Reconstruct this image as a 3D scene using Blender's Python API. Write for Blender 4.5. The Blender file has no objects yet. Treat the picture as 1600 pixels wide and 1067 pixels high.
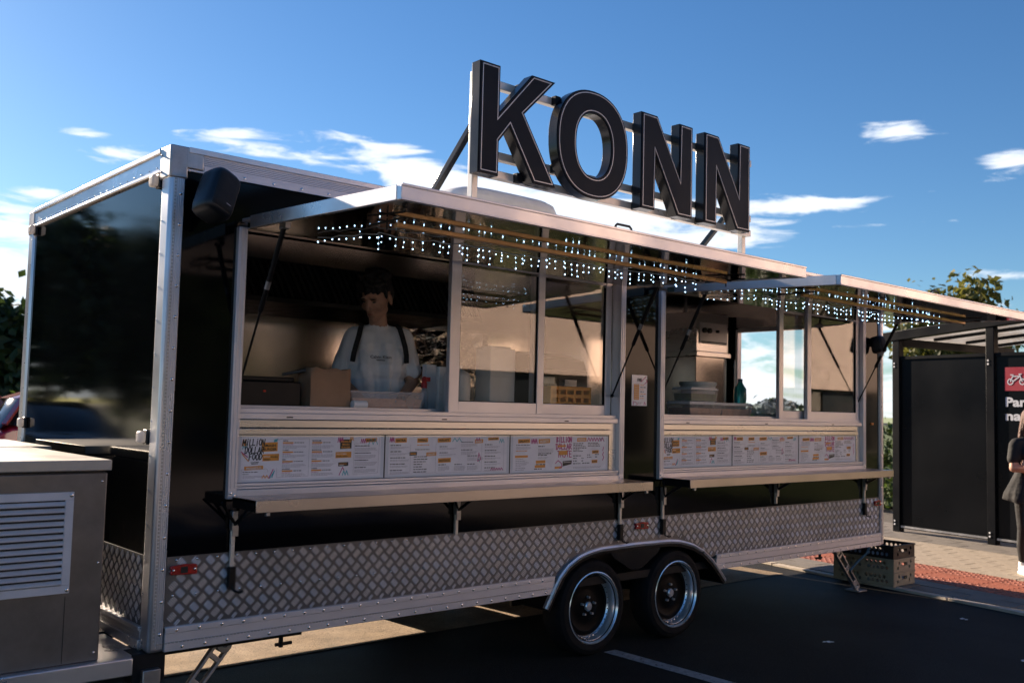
import bpy, bmesh, math, random
from mathutils import Vector, Matrix, Euler, Quaternion
from mathutils.geometry import tessellate_polygon
from mathutils import noise as mnoise

random.seed(7)
scene = bpy.context.scene
COL = scene.collection

# ------------------------------------------------------------------ camera
cam_d = bpy.data.cameras.new('camera')
cam_d.sensor_width = 36.0
cam_d.lens = 33.898
cam_d.clip_start = 0.05
cam_d.clip_end = 2000
cam_d.dof.use_dof = True
cam_d.dof.focus_distance = 5.6
cam_d.dof.aperture_fstop = 3.2
cam = bpy.data.objects.new('camera', cam_d)
COL.objects.link(cam)
_r = Vector((0.75146401, -0.6593341, 0.02409108))
_u = Vector((-0.06379837, -0.03627305, 0.99730338))
_f = Vector((0.65668227, 0.75097457, 0.06932233))
cam.matrix_world = Matrix(((_r.x, _u.x, -_f.x, -1.68987), (_r.y, _u.y, -_f.y, -4.34749),
                           (_r.z, _u.z, -_f.z, 1.55862), (0, 0, 0, 1)))
scene.camera = cam

# ------------------------------------------------------------------ light, sky, exposure
SUN_TO = Vector((-0.05, 1.0, 0.372)).normalized()
SUN_EL = math.asin(SUN_TO.z)
SUN_AZ = math.atan2(SUN_TO.x, SUN_TO.y)
scene.view_settings.view_transform = 'Standard'
scene.view_settings.look = 'None'
scene.view_settings.exposure = 1.35
scene.view_settings.gamma = 1.0
scene.view_settings.use_curve_mapping = False
scene.cycles.use_denoising = True
scene.cycles.max_bounces = 10
scene.cycles.transparent_max_bounces = 16
scene.cycles.caustics_reflective = False
scene.cycles.caustics_refractive = False
scene.cycles.sample_clamp_indirect = 6.0

sun_d = bpy.data.lights.new('sun', 'SUN')
sun_d.energy = 5.0
sun_d.angle = math.radians(0.53)
sun_d.color = (1.0, 0.81, 0.62)
sun = bpy.data.objects.new('sun', sun_d)
sun.rotation_euler = (-SUN_TO).to_track_quat('-Z', 'Y').to_euler()
sun.location = (0, 20, 12)
COL.objects.link(sun)

world = bpy.data.worlds.new('World')
scene.world = world
world.use_nodes = True
wn, wl = world.node_tree.nodes, world.node_tree.links
wn.clear()


def wmath(op, a, b=None, c=None):
    n = wn.new('ShaderNodeMath')
    n.operation = op
    for i, v in enumerate((a, b, c)):
        if v is None:
            continue
        if isinstance(v, (int, float)):
            n.inputs[i].default_value = v
        else:
            wl.new(v, n.inputs[i])
    return n.outputs[0]


w_out = wn.new('ShaderNodeOutputWorld')
w_bg = wn.new('ShaderNodeBackground')
w_bg.inputs['Strength'].default_value = 0.050
sky = wn.new('ShaderNodeTexSky')
sky.sky_type = 'NISHITA'
sky.sun_disc = False
sky.sun_elevation = SUN_EL
sky.sun_rotation = SUN_AZ
sky.altitude = 0
sky.air_density = 1.0
sky.dust_density = 0.15
sky.ozone_density = 1.6
tc = wn.new('ShaderNodeTexCoord')
sx = wn.new('ShaderNodeSeparateXYZ')
wl.new(tc.outputs['Generated'], sx.inputs[0])
az = wmath('ARCTAN2', sx.outputs[0], sx.outputs[1])
el = wmath('ARCSINE', sx.outputs[2])
comb = wn.new('ShaderNodeCombineXYZ')
wl.new(wmath('MULTIPLY', az, 15.0), comb.inputs[0])
wl.new(wmath('MULTIPLY', el, 72.0), comb.inputs[1])
nz = wn.new('ShaderNodeTexNoise')
nz.inputs['Scale'].default_value = 1.0
nz.inputs['Detail'].default_value = 10.0
nz.inputs['Roughness'].default_value = 0.6
nz.inputs['Distortion'].default_value = 0.5
wl.new(comb.outputs[0], nz.inputs['Vector'])
# clouds: (azimuth from +Y towards +X, elevation, half sizes, amount); a loose low belt goes all the way round
CLOUDS = [(0.425, 0.266, 0.055, 0.010, 0.42), (0.46, 0.248, 0.075, 0.011, 0.38), (0.58, 0.262, 0.075, 0.012, 0.36),
          (0.60, 0.240, 0.06, 0.014, 0.45), (0.66, 0.215, 0.075, 0.024, 0.6), (0.80, 0.205, 0.13, 0.024, 0.62),
          (1.02, 0.207, 0.095, 0.010, 0.55), (1.095, 0.272, 0.045, 0.015, 0.48), (1.20, 0.236, 0.035, 0.018, 0.46),
          (0.33, 0.233, 0.05, 0.012, 0.42), (0.235, 0.16, 0.05, 0.02, 0.42), (0.25, 0.19, 0.04, 0.008, 0.42), (0.29, 0.25, 0.03, 0.006, 0.36), (0.22, 0.115, 0.09, 0.03, 0.46),
          (0.90, 0.175, 0.12, 0.018, 0.42), (1.12, 0.186, 0.07, 0.004, 0.3), (1.20, 0.133, 0.06, 0.008, 0.3), (0.527, 0.272, 0.03, 0.006, 0.3)]
env = wmath('MULTIPLY', wmath('EXPONENT', wmath('MULTIPLY', wmath('POWER', wmath('DIVIDE', wmath('SUBTRACT', el, 0.02), 0.085), 2.0), -1.0)), 0.42)
for (a_, e_, sa, se, am) in CLOUDS:
    da = wmath('POWER', wmath('DIVIDE', wmath('SUBTRACT', az, a_), sa), 2.0)
    de = wmath('POWER', wmath('DIVIDE', wmath('SUBTRACT', el, e_), se), 2.0)
    g = wmath('MULTIPLY', wmath('EXPONENT', wmath('MULTIPLY', wmath('ADD', da, de), -1.0)), am)
    env = wmath('ADD', env, g)
dens = wmath('ADD', nz.outputs['Fac'], env)
mr = wn.new('ShaderNodeMapRange')
mr.interpolation_type = 'SMOOTHSTEP'
mr.inputs['From Min'].default_value = 0.74
mr.inputs['From Max'].default_value = 0.98
wl.new(dens, mr.inputs['Value'])
up = wmath('GREATER_THAN', el, 0.0)
fac = wmath('MULTIPLY', wmath('MULTIPLY', mr.outputs[0], up), 0.93)
hsv = wn.new('ShaderNodeHueSaturation')
hsv.inputs['Saturation'].default_value = 1.2
hsv.inputs['Value'].default_value = 1.0
wl.new(sky.outputs[0], hsv.inputs['Color'])
mixc = wn.new('ShaderNodeMix')
mixc.data_type = 'RGBA'
wl.new(fac, mixc.inputs[0])
tint = wn.new('ShaderNodeVectorMath')
tint.operation = 'MULTIPLY'
tint.inputs[1].default_value = (0.66, 0.85, 1.06)
wl.new(hsv.outputs[0], tint.inputs[0])
wl.new(tint.outputs[0], mixc.inputs[6])
mixc.inputs[7].default_value = (8.4, 8.9, 9.6, 1)
wl.new(mixc.outputs[2], w_bg.inputs['Color'])
wl.new(w_bg.outputs[0], w_out.inputs[0])


# ------------------------------------------------------------------ materials
def nt(m):
    m.use_nodes = True
    n, l = m.node_tree.nodes, m.node_tree.links
    return n, l, n['Principled BSDF']


def pmat(name, base, rough=0.5, metal=0.0, var=0.12, vscale=7.0, rvar=0.08, bump=0.0, bscale=60.0,
         spec=0.5, coat=0.0, stretch=None, trans=0.0, sub=0.0, emis=None, estr=0.0, detail=5.0, speck=None):
    m = bpy.data.materials.new(name)
    n, l, p = nt(m)
    p.inputs['Metallic'].default_value = metal
    p.inputs['Specular IOR Level'].default_value = spec
    p.inputs['Coat Weight'].default_value = coat
    p.inputs['Coat Roughness'].default_value = 0.04
    p.inputs['Transmission Weight'].default_value = trans
    if emis:
        p.inputs['Emission Color'].default_value = (*emis, 1)
        p.inputs['Emission Strength'].default_value = estr
    c = n.new('ShaderNodeTexCoord')
    mp = n.new('ShaderNodeMapping')
    if stretch:
        mp.inputs['Scale'].default_value = stretch
    l.new(c.outputs['Object'], mp.inputs[0])
    no = n.new('ShaderNodeTexNoise')
    no.inputs['Scale'].default_value = vscale
    no.inputs['Detail'].default_value = detail
    no.inputs['Roughness'].default_value = 0.6
    l.new(mp.outputs[0], no.inputs['Vector'])
    ra = n.new('ShaderNodeMapRange')
    ra.inputs['From Min'].default_value = 0.3
    ra.inputs['From Max'].default_value = 0.7
    ra.inputs['To Min'].default_value = 1.0 - var
    ra.inputs['To Max'].default_value = 1.0 + var
    l.new(no.outputs['Fac'], ra.inputs['Value'])
    vm = n.new('ShaderNodeVectorMath')
    vm.operation = 'SCALE'
    vm.inputs[0].default_value = base
    l.new(ra.outputs[0], vm.inputs['Scale'])
    colout = vm.outputs[0]
    if speck:
        # scattered specks of another colour (dust, grit): (colour, scale, threshold)
        n3 = n.new('ShaderNodeTexNoise')
        n3.inputs['Scale'].default_value = speck[1]
        n3.inputs['Detail'].default_value = 2.0
        l.new(c.outputs['Object'], n3.inputs['Vector'])
        r3 = n.new('ShaderNodeMapRange')
        r3.inputs['From Min'].default_value = speck[2]
        r3.inputs['From Max'].default_value = speck[2] + 0.06
        l.new(n3.outputs['Fac'], r3.inputs['Value'])
        mx = n.new('ShaderNodeMix')
        mx.data_type = 'RGBA'
        l.new(r3.outputs[0], mx.inputs[0])
        l.new(colout, mx.inputs[6])
        mx.inputs[7].default_value = (*speck[0], 1)
        colout = mx.outputs[2]
    l.new(colout, p.inputs['Base Color'])
    rr = n.new('ShaderNodeMapRange')
    rr.inputs['From Min'].default_value = 0.3
    rr.inputs['From Max'].default_value = 0.7
    rr.inputs['To Min'].default_value = max(0.0, rough - rvar)
    rr.inputs['To Max'].default_value = min(1.0, rough + rvar)
    n2 = n.new('ShaderNodeTexNoise')
    n2.inputs['Scale'].default_value = vscale * 0.45
    n2.inputs['Detail'].default_value = 6.0
    l.new(mp.outputs[0], n2.inputs['Vector'])
    l.new(n2.outputs['Fac'], rr.inputs['Value'])
    l.new(rr.outputs[0], p.inputs['Roughness'])
    if bump:
        nb = n.new('ShaderNodeTexNoise')
        nb.inputs['Scale'].default_value = bscale
        nb.inputs['Detail'].default_value = 4.0
        l.new(mp.outputs[0], nb.inputs['Vector'])
        b = n.new('ShaderNodeBump')
        b.inputs['Strength'].default_value = bump
        b.inputs['Distance'].default_value = 0.02
        l.new(nb.outputs['Fac'], b.inputs['Height'])
        l.new(b.outputs[0], p.inputs['Normal'])
    if sub:
        p.inputs['Subsurface Weight'].default_value = sub
        p.inputs['Subsurface Radius'].default_value = (0.02, 0.008, 0.004)
    return m


def glassmat(name, tint, refl=0.06, rough=0.0):
    m = bpy.data.materials.new(name)
    m.use_nodes = True
    n, l = m.node_tree.nodes, m.node_tree.links
    n.clear()
    o = n.new('ShaderNodeOutputMaterial')
    mx = n.new('ShaderNodeMixShader')
    tr = n.new('ShaderNodeBsdfTransparent')
    tr.inputs[0].default_value = (*tint, 1)
    gl = n.new('ShaderNodeBsdfGlossy')
    gl.inputs['Roughness'].default_value = rough
    lw = n.new('ShaderNodeLayerWeight')
    lw.inputs['Blend'].default_value = 0.5
    pw = n.new('ShaderNodeMath')
    pw.operation = 'POWER'
    l.new(lw.outputs['Facing'], pw.inputs[0])
    pw.inputs[1].default_value = 4.0
    mr_ = n.new('ShaderNodeMapRange')
    mr_.inputs['To Min'].default_value = refl
    mr_.inputs['To Max'].default_value = 0.9
    l.new(pw.outputs[0], mr_.inputs['Value'])
    l.new(mr_.outputs[0], mx.inputs[0])
    l.new(tr.outputs[0], mx.inputs[1])
    l.new(gl.outputs[0], mx.inputs[2])
    l.new(mx.outputs[0], o.inputs[0])
    return m


def leafmat(name, c1, c2, trans=0.35):
    m = bpy.data.materials.new(name)
    n, l, p = nt(m)
    c = n.new('ShaderNodeTexCoord')
    no = n.new('ShaderNodeTexNoise')
    no.inputs['Scale'].default_value = 1.7
    no.inputs['Detail'].default_value = 6.0
    l.new(c.outputs['Object'], no.inputs['Vector'])
    cr = n.new('ShaderNodeValToRGB')
    cr.color_ramp.elements[0].position = 0.3
    cr.color_ramp.elements[0].color = (*c1, 1)
    cr.color_ramp.elements[1].position = 0.7
    cr.color_ramp.elements[1].color = (*c2, 1)
    l.new(no.outputs['Fac'], cr.inputs[0])
    l.new(cr.outputs[0], p.inputs['Base Color'])
    p.inputs['Roughness'].default_value = 0.55
    tb = n.new('ShaderNodeBsdfTranslucent')
    l.new(cr.outputs[0], tb.inputs[0])
    mx = n.new('ShaderNodeMixShader')
    mx.inputs[0].default_value = trans
    l.new(p.outputs[0], mx.inputs[1])
    l.new(tb.outputs[0], mx.inputs[2])
    l.new(mx.outputs[0], n['Material Output'].inputs[0])
    return m


def filmmat(name, base, fac_):
    """thin translucent plastic: part clear, part milky and glossy"""
    m = bpy.data.materials.new(name)
    n, l, p = nt(m)
    no = n.new('ShaderNodeTexNoise')
    no.inputs['Scale'].default_value = 9
    c = n.new('ShaderNodeTexCoord')
    l.new(c.outputs['Object'], no.inputs['Vector'])
    vm = n.new('ShaderNodeVectorMath')
    vm.operation = 'SCALE'
    vm.inputs[0].default_value = base
    ra = n.new('ShaderNodeMapRange')
    ra.inputs['To Min'].default_value = 0.9
    ra.inputs['To Max'].default_value = 1.1
    l.new(no.outputs['Fac'], ra.inputs['Value'])
    l.new(ra.outputs[0], vm.inputs['Scale'])
    l.new(vm.outputs[0], p.inputs['Base Color'])
    p.inputs['Roughness'].default_value = 0.18
    tr = n.new('ShaderNodeBsdfTransparent')
    mx = n.new('ShaderNodeMixShader')
    mx.inputs[0].default_value = fac_
    l.new(tr.outputs[0], mx.inputs[1])
    l.new(p.outputs[0], mx.inputs[2])
    l.new(mx.outputs[0], n['Material Output'].inputs[0])
    return m


MT = {}
MT['alu'] = pmat('aluminium', (0.74, 0.73, 0.75), 0.34, 0.8, 0.08, 5, 0.10, bump=0.02, bscale=220)
MT['alu_side'] = pmat('anodised_aluminium', (0.76, 0.73, 0.75), 0.40, 0.45, 0.05, 4, 0.08, bump=0.015, bscale=200)
MT['steel'] = pmat('brushed_steel', (0.66, 0.635, 0.62), 0.28, 1.0, 0.05, 3, 0.05, bump=0.012, bscale=120, stretch=(0.3, 1, 3))
MT['steel_shelf'] = pmat('shelf_steel', (0.50, 0.455, 0.42), 0.30, 1.0, 0.12, 1.5, 0.08, bump=0.012, bscale=120)
MT['steel_dark'] = pmat('kitchen_steel', (0.40, 0.37, 0.345), 0.15, 1.0, 0.25, 1.6, 0.10, bump=0.05, bscale=3)
MT['mirror'] = pmat('polished_steel', (0.50, 0.46, 0.42), 0.06, 1.0, 0.10, 2.0, 0.03, bump=0.10, bscale=2.2)
MT['plate'] = pmat('tread_plate', (0.17, 0.17, 0.18), 0.42, 0.8, 0.25, 2, 0.10, bump=0.03, bscale=150)
MT['tread'] = pmat('tread_bars', (0.90, 0.87, 0.86), 0.34, 0.62, 0.16, 2, 0.10)
MT['screw'] = pmat('screw_metal', (0.75, 0.75, 0.76), 0.18, 1.0, 0.05, 30, 0.05)
MT['black_panel'] = pmat('black_gloss_panel', (0.0035, 0.004, 0.0045), 0.05, 0.0, 0.3, 3, 0.03, spec=0.42,
                         bump=0.006, bscale=1.6, speck=((0.10, 0.09, 0.075), 95, 0.76))
MT['black_side'] = pmat('black_side_panel', (0.003, 0.003, 0.0035), 0.07, 0.0, 0.3, 3, 0.03, spec=0.2,
                        bump=0.006, bscale=1.8, speck=((0.05, 0.045, 0.04), 110, 0.78))
MT['black_metal'] = pmat('black_painted_metal', (0.004, 0.004, 0.005), 0.45, 0.0, 0.2, 20, 0.1, spec=0.3)
MT['black_plastic'] = pmat('black_plastic', (0.008, 0.011, 0.015), 0.38, 0.0, 0.2, 12, 0.08, bump=0.05, bscale=300)
MT['letter_face'] = pmat('letter_face', (0.009, 0.0115, 0.0165), 0.42, 0.0, 0.16, 5, 0.08, spec=0.13)
MT['letter_side'] = pmat('letter_return', (0.005, 0.006, 0.008), 0.2, 0.0, 0.1, 6, 0.04, spec=0.45)
MT['trim'] = pmat('pale_trim', (0.55, 0.52, 0.50), 0.35, 0.5, 0.05, 10)
MT['rail'] = pmat('cream_steel_tube', (0.74, 0.68, 0.60), 0.3, 0.4, 0.08, 6, 0.06)
MT['rubber'] = pmat('tyre_rubber', (0.007, 0.007, 0.008), 0.75, 0.0, 0.2, 25, 0.1, bump=0.1, bscale=180, spec=0.2)
MT['chrome'] = pmat('polished_rim', (0.85, 0.86, 0.88), 0.2, 0.7, 0.06, 9, 0.05)
MT['rim_black'] = pmat('gloss_black_rim', (0.003, 0.003, 0.0035), 0.5, 0.0, 0.2, 9, 0.05, spec=0.08)
MT['red_lens'] = pmat('red_lens', (0.42, 0.012, 0.008), 0.15, 0.0, 0.15, 60, 0.04, coat=0.6, bump=0.1, bscale=260)
MT['amber_lens'] = pmat('amber_lens', (0.6, 0.18, 0.01), 0.15, 0.0, 0.15, 60, 0.04, coat=0.6)
MT['clear_lens'] = leafmat('clear_lens', (0.80, 0.76, 0.73), (0.90, 0.87, 0.85), 0.55)
MT['white_plastic'] = pmat('white_plastic', (0.86, 0.85, 0.84), 0.4, 0.0, 0.06, 10)
MT['vent'] = pmat('painted_vent', (0.70, 0.70, 0.72), 0.4, 0.0, 0.06, 10)
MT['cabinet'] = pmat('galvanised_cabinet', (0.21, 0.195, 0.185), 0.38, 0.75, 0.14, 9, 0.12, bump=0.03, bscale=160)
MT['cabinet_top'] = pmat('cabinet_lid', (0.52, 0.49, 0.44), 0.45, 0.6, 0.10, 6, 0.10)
MT['glass'] = glassmat('window_glass', (0.94, 0.94, 0.92), 0.07)
MT['roof_glass'] = glassmat('shelter_glass', (0.62, 0.63, 0.62), 0.08, 0.08)
_m = bpy.data.materials.new('milky_roof_sheet')
_n, _l, _p = nt(_m)
_t = _n.new('ShaderNodeBsdfTranslucent')
_c = _n.new('ShaderNodeTexCoord')
_z = _n.new('ShaderNodeTexNoise')
_z.inputs['Scale'].default_value = 2.5
_z.inputs['Detail'].default_value = 6.0
_l.new(_c.outputs['Object'], _z.inputs['Vector'])
_r2 = _n.new('ShaderNodeValToRGB')
_r2.color_ramp.elements[0].position, _r2.color_ramp.elements[0].color = 0.35, (0.34, 0.31, 0.28, 1)
_r2.color_ramp.elements[1].position, _r2.color_ramp.elements[1].color = 0.65, (0.52, 0.50, 0.47, 1)
_l.new(_z.outputs['Fac'], _r2.inputs[0])
_l.new(_r2.outputs[0], _t.inputs[0])
_tr = _n.new('ShaderNodeBsdfTransparent')
_x = _n.new('ShaderNodeMixShader')
_x.inputs[0].default_value = 0.62
_l.new(_tr.outputs[0], _x.inputs[1])
_l.new(_t.outputs[0], _x.inputs[2])
_l.new(_x.outputs[0], _n['Material Output'].inputs[0])
MT['roof_sheet'] = _m
MT['board'] = pmat('menu_backing', (0.70, 0.72, 0.76), 0.35, 0.0, 0.05, 6)
MT['paper'] = pmat('menu_paper', (0.90, 0.87, 0.91), 0.28, 0.0, 0.03, 14, coat=0.35)
MT['ink'] = pmat('print_black', (0.012, 0.012, 0.014), 0.4, var=0.05)
MT['ink_grey'] = pmat('print_grey', (0.34, 0.31, 0.34), 0.4, var=0.05)
MT['ink_orange'] = pmat('print_orange', (0.80, 0.33, 0.05), 0.4, var=0.08)
MT['ink_magenta'] = pmat('print_magenta', (0.50, 0.03, 0.20), 0.4, var=0.05)
MT['ink_cyan'] = pmat('print_cyan', (0.08, 0.45, 0.50), 0.4, var=0.05)
MT['ink_white'] = pmat('print_white', (0.78, 0.74, 0.70), 0.4, var=0.05)
MT['led'] = pmat('led_bulb', (0.8, 0.85, 1.0), 0.3, emis=(0.42, 0.70, 1.0), estr=4.5)
MT['wire'] = pmat('clear_wire', (0.35, 0.36, 0.36), 0.3, var=0.05)
MT['bronze'] = pmat('bronze_bar', (0.70, 0.43, 0.20), 0.3, 0.5, 0.15, 8, 0.08)
MT['underframe'] = pmat('underframe_steel', (0.014, 0.014, 0.015), 0.55, 0.0, 0.25, 12, 0.12, spec=0.2)
MT['baffle'] = pmat('baffle_steel', (0.10, 0.095, 0.09), 0.4, 0.8, 0.2, 6)
MT['zinc'] = pmat('zinc_plated', (0.42, 0.42, 0.43), 0.42, 0.9, 0.18, 14, 0.1)
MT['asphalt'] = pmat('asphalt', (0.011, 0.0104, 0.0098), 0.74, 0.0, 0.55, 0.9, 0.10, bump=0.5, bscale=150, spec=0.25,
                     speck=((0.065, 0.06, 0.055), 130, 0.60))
MT['sun_painted_asphalt'] = pmat('sun_painted_asphalt', (0.34, 0.25, 0.165), 0.8, 0.0, 0.3, 5, 0.1, bump=0.5, bscale=170, spec=0.3, speck=((0.07, 0.055, 0.04), 150, 0.58))  # asphalt with the warm sunlight put into its tan base colour
MT['paint'] = pmat('road_paint', (0.36, 0.36, 0.36), 0.7, 0.0, 0.3, 22, 0.1, bump=0.2, bscale=90, speck=((0.06, 0.06, 0.06), 40, 0.62))
MT['slab'] = pmat('beige_paving', (0.40, 0.33, 0.25), 0.8, 0.0, 0.2, 4, 0.08, bump=0.25, bscale=70)
MT['slab_grey'] = pmat('grey_paving', (0.20, 0.175, 0.15), 0.82, 0.0, 0.2, 4, 0.08, bump=0.25, bscale=70)
MT['slab_red'] = pmat('red_tactile', (0.36, 0.115, 0.07), 0.75, 0.0, 0.2, 5, 0.08, bump=0.2, bscale=70)
MT['joint'] = pmat('paving_bed', (0.10, 0.085, 0.07), 0.9, 0.0, 0.2, 9)
MT['kerb'] = pmat('kerb_concrete', (0.55, 0.47, 0.38), 0.75, 0.0, 0.15, 9, bump=0.2, bscale=60)
MT['lawn'] = pmat('lawn', (0.075, 0.105, 0.02), 0.85, 0.0, 0.4, 1.5, bump=0.5, bscale=30)
MT['fill_forecourt'] = pmat('pale_fill_ground', (0.60, 0.50, 0.46), 0.8, 0.0, 0.12, 0.6, bump=0.1, bscale=20)
MT['plaster'] = pmat('beige_plaster', (0.72, 0.54, 0.46), 0.8, 0.0, 0.08, 1.2, bump=0.1, bscale=30)
MT['dark_glass'] = pmat('dark_glazing', (0.012, 0.013, 0.015), 0.08, 0.0, 0.1, 1)
MT['dark_frame'] = pmat('dark_frame', (0.0025, 0.0035, 0.006), 0.45, 0.0, 0.15, 6, 0.08, spec=0.1)
MT['dark_panel'] = pmat('dark_shelter_panel', (0.002, 0.003, 0.005), 0.3, 0.0, 0.15, 2, 0.06, spec=0.16)
MT['sign_red'] = pmat('sign_red', (0.30, 0.004, 0.025), 0.45, var=0.05)
MT['sign_white'] = pmat('sign_white', (0.55, 0.57, 0.62), 0.45, var=0.05)
MT['skin'] = pmat('skin', (0.46, 0.26, 0.175), 0.5, 0.0, 0.08, 14, 0.06, sub=0.12)
MT['skin_pale'] = pmat('skin_pale', (0.52, 0.30, 0.21), 0.5, 0.0, 0.08, 14, 0.06, sub=0.12)
MT['hair'] = pmat('dark_hair', (0.006, 0.0045, 0.004), 0.5, 0.0, 0.3, 40, 0.1, bump=0.5, bscale=120)
MT['hair_brown'] = pmat('brown_hair', (0.10, 0.035, 0.015), 0.5, 0.0, 0.3, 40, 0.1, bump=0.5, bscale=120)
MT['shirt'] = pmat('white_cotton', (0.80, 0.80, 0.82), 0.85, 0.0, 0.05, 12, 0.05, bump=0.35, bscale=11)
MT['black_cloth'] = pmat('black_cloth', (0.014, 0.014, 0.015), 0.85, 0.0, 0.2, 14, 0.05, bump=0.3, bscale=24)
MT['leggings'] = pmat('black_leggings', (0.010, 0.010, 0.011), 0.42, 0.0, 0.2, 14, 0.05, bump=0.2, bscale=24)
MT['lips'] = pmat('lips', (0.33, 0.12, 0.09), 0.45, var=0.05)
MT['eye'] = pmat('eye_dark', (0.03, 0.02, 0.016), 0.3, var=0.05)
MT['kraft'] = pmat('kraft_paper', (0.34, 0.205, 0.12), 0.8, 0.0, 0.10, 8, bump=0.4, bscale=9)
MT['tub'] = filmmat('translucent_tub', (0.72, 0.69, 0.70), 0.33)
MT['tub_fill'] = pmat('tub_contents', (0.60, 0.34, 0.20), 0.7, 0.0, 0.2, 30, bump=0.5, bscale=60)
MT['green_fill'] = pmat('green_contents', (0.14, 0.17, 0.04), 0.7, 0.0, 0.3, 30)
MT['foil'] = pmat('crumpled_foil', (0.62, 0.56, 0.48), 0.18, 1.0, 0.06, 8, 0.05, bump=0.9, bscale=14)
MT['orange_plastic'] = pmat('orange_plastic', (0.95, 0.38, 0.04), 0.42, 0.0, 0.08, 8)
MT['red_plastic'] = pmat('red_plastic', (0.55, 0.02, 0.02), 0.35, 0.0, 0.06, 8)
MT['teal_plastic'] = pmat('teal_bottle', (0.03, 0.30, 0.32), 0.15, 0.0, 0.08, 8, trans=0.5)
MT['bag_film'] = filmmat('clear_bag_film', (0.70, 0.72, 0.74), 0.45)
MT['crate_cream'] = pmat('cream_crate', (0.40, 0.32, 0.21), 0.5, 0.0, 0.10, 9)
MT['crate_black'] = pmat('black_crate', (0.008, 0.008, 0.009), 0.5, 0.0, 0.2, 9)
MT['car_red'] = pmat('red_car_paint', (0.30, 0.008, 0.02), 0.2, 0.0, 0.06, 3, 0.03, coat=0.8)
MT['car_grey'] = pmat('grey_car_paint', (0.06, 0.065, 0.075), 0.2, 0.3, 0.06, 3, 0.03, coat=0.8)
MT['strap'] = pmat('blue_strap', (0.03, 0.11, 0.17), 0.6, var=0.1)
MT['bark'] = pmat('bark', (0.09, 0.065, 0.045), 0.85, 0.0, 0.3, 12, bump=0.7, bscale=25)
MT['leaf_a'] = leafmat('leaves_dark', (0.016, 0.030, 0.008), (0.05, 0.085, 0.02))
MT['leaf_b'] = leafmat('leaves_olive', (0.07, 0.08, 0.014), (0.20, 0.19, 0.04), 0.45)
MT['leaf_c'] = leafmat('leaves_fresh', (0.04, 0.075, 0.012), (0.11, 0.17, 0.03))


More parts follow.
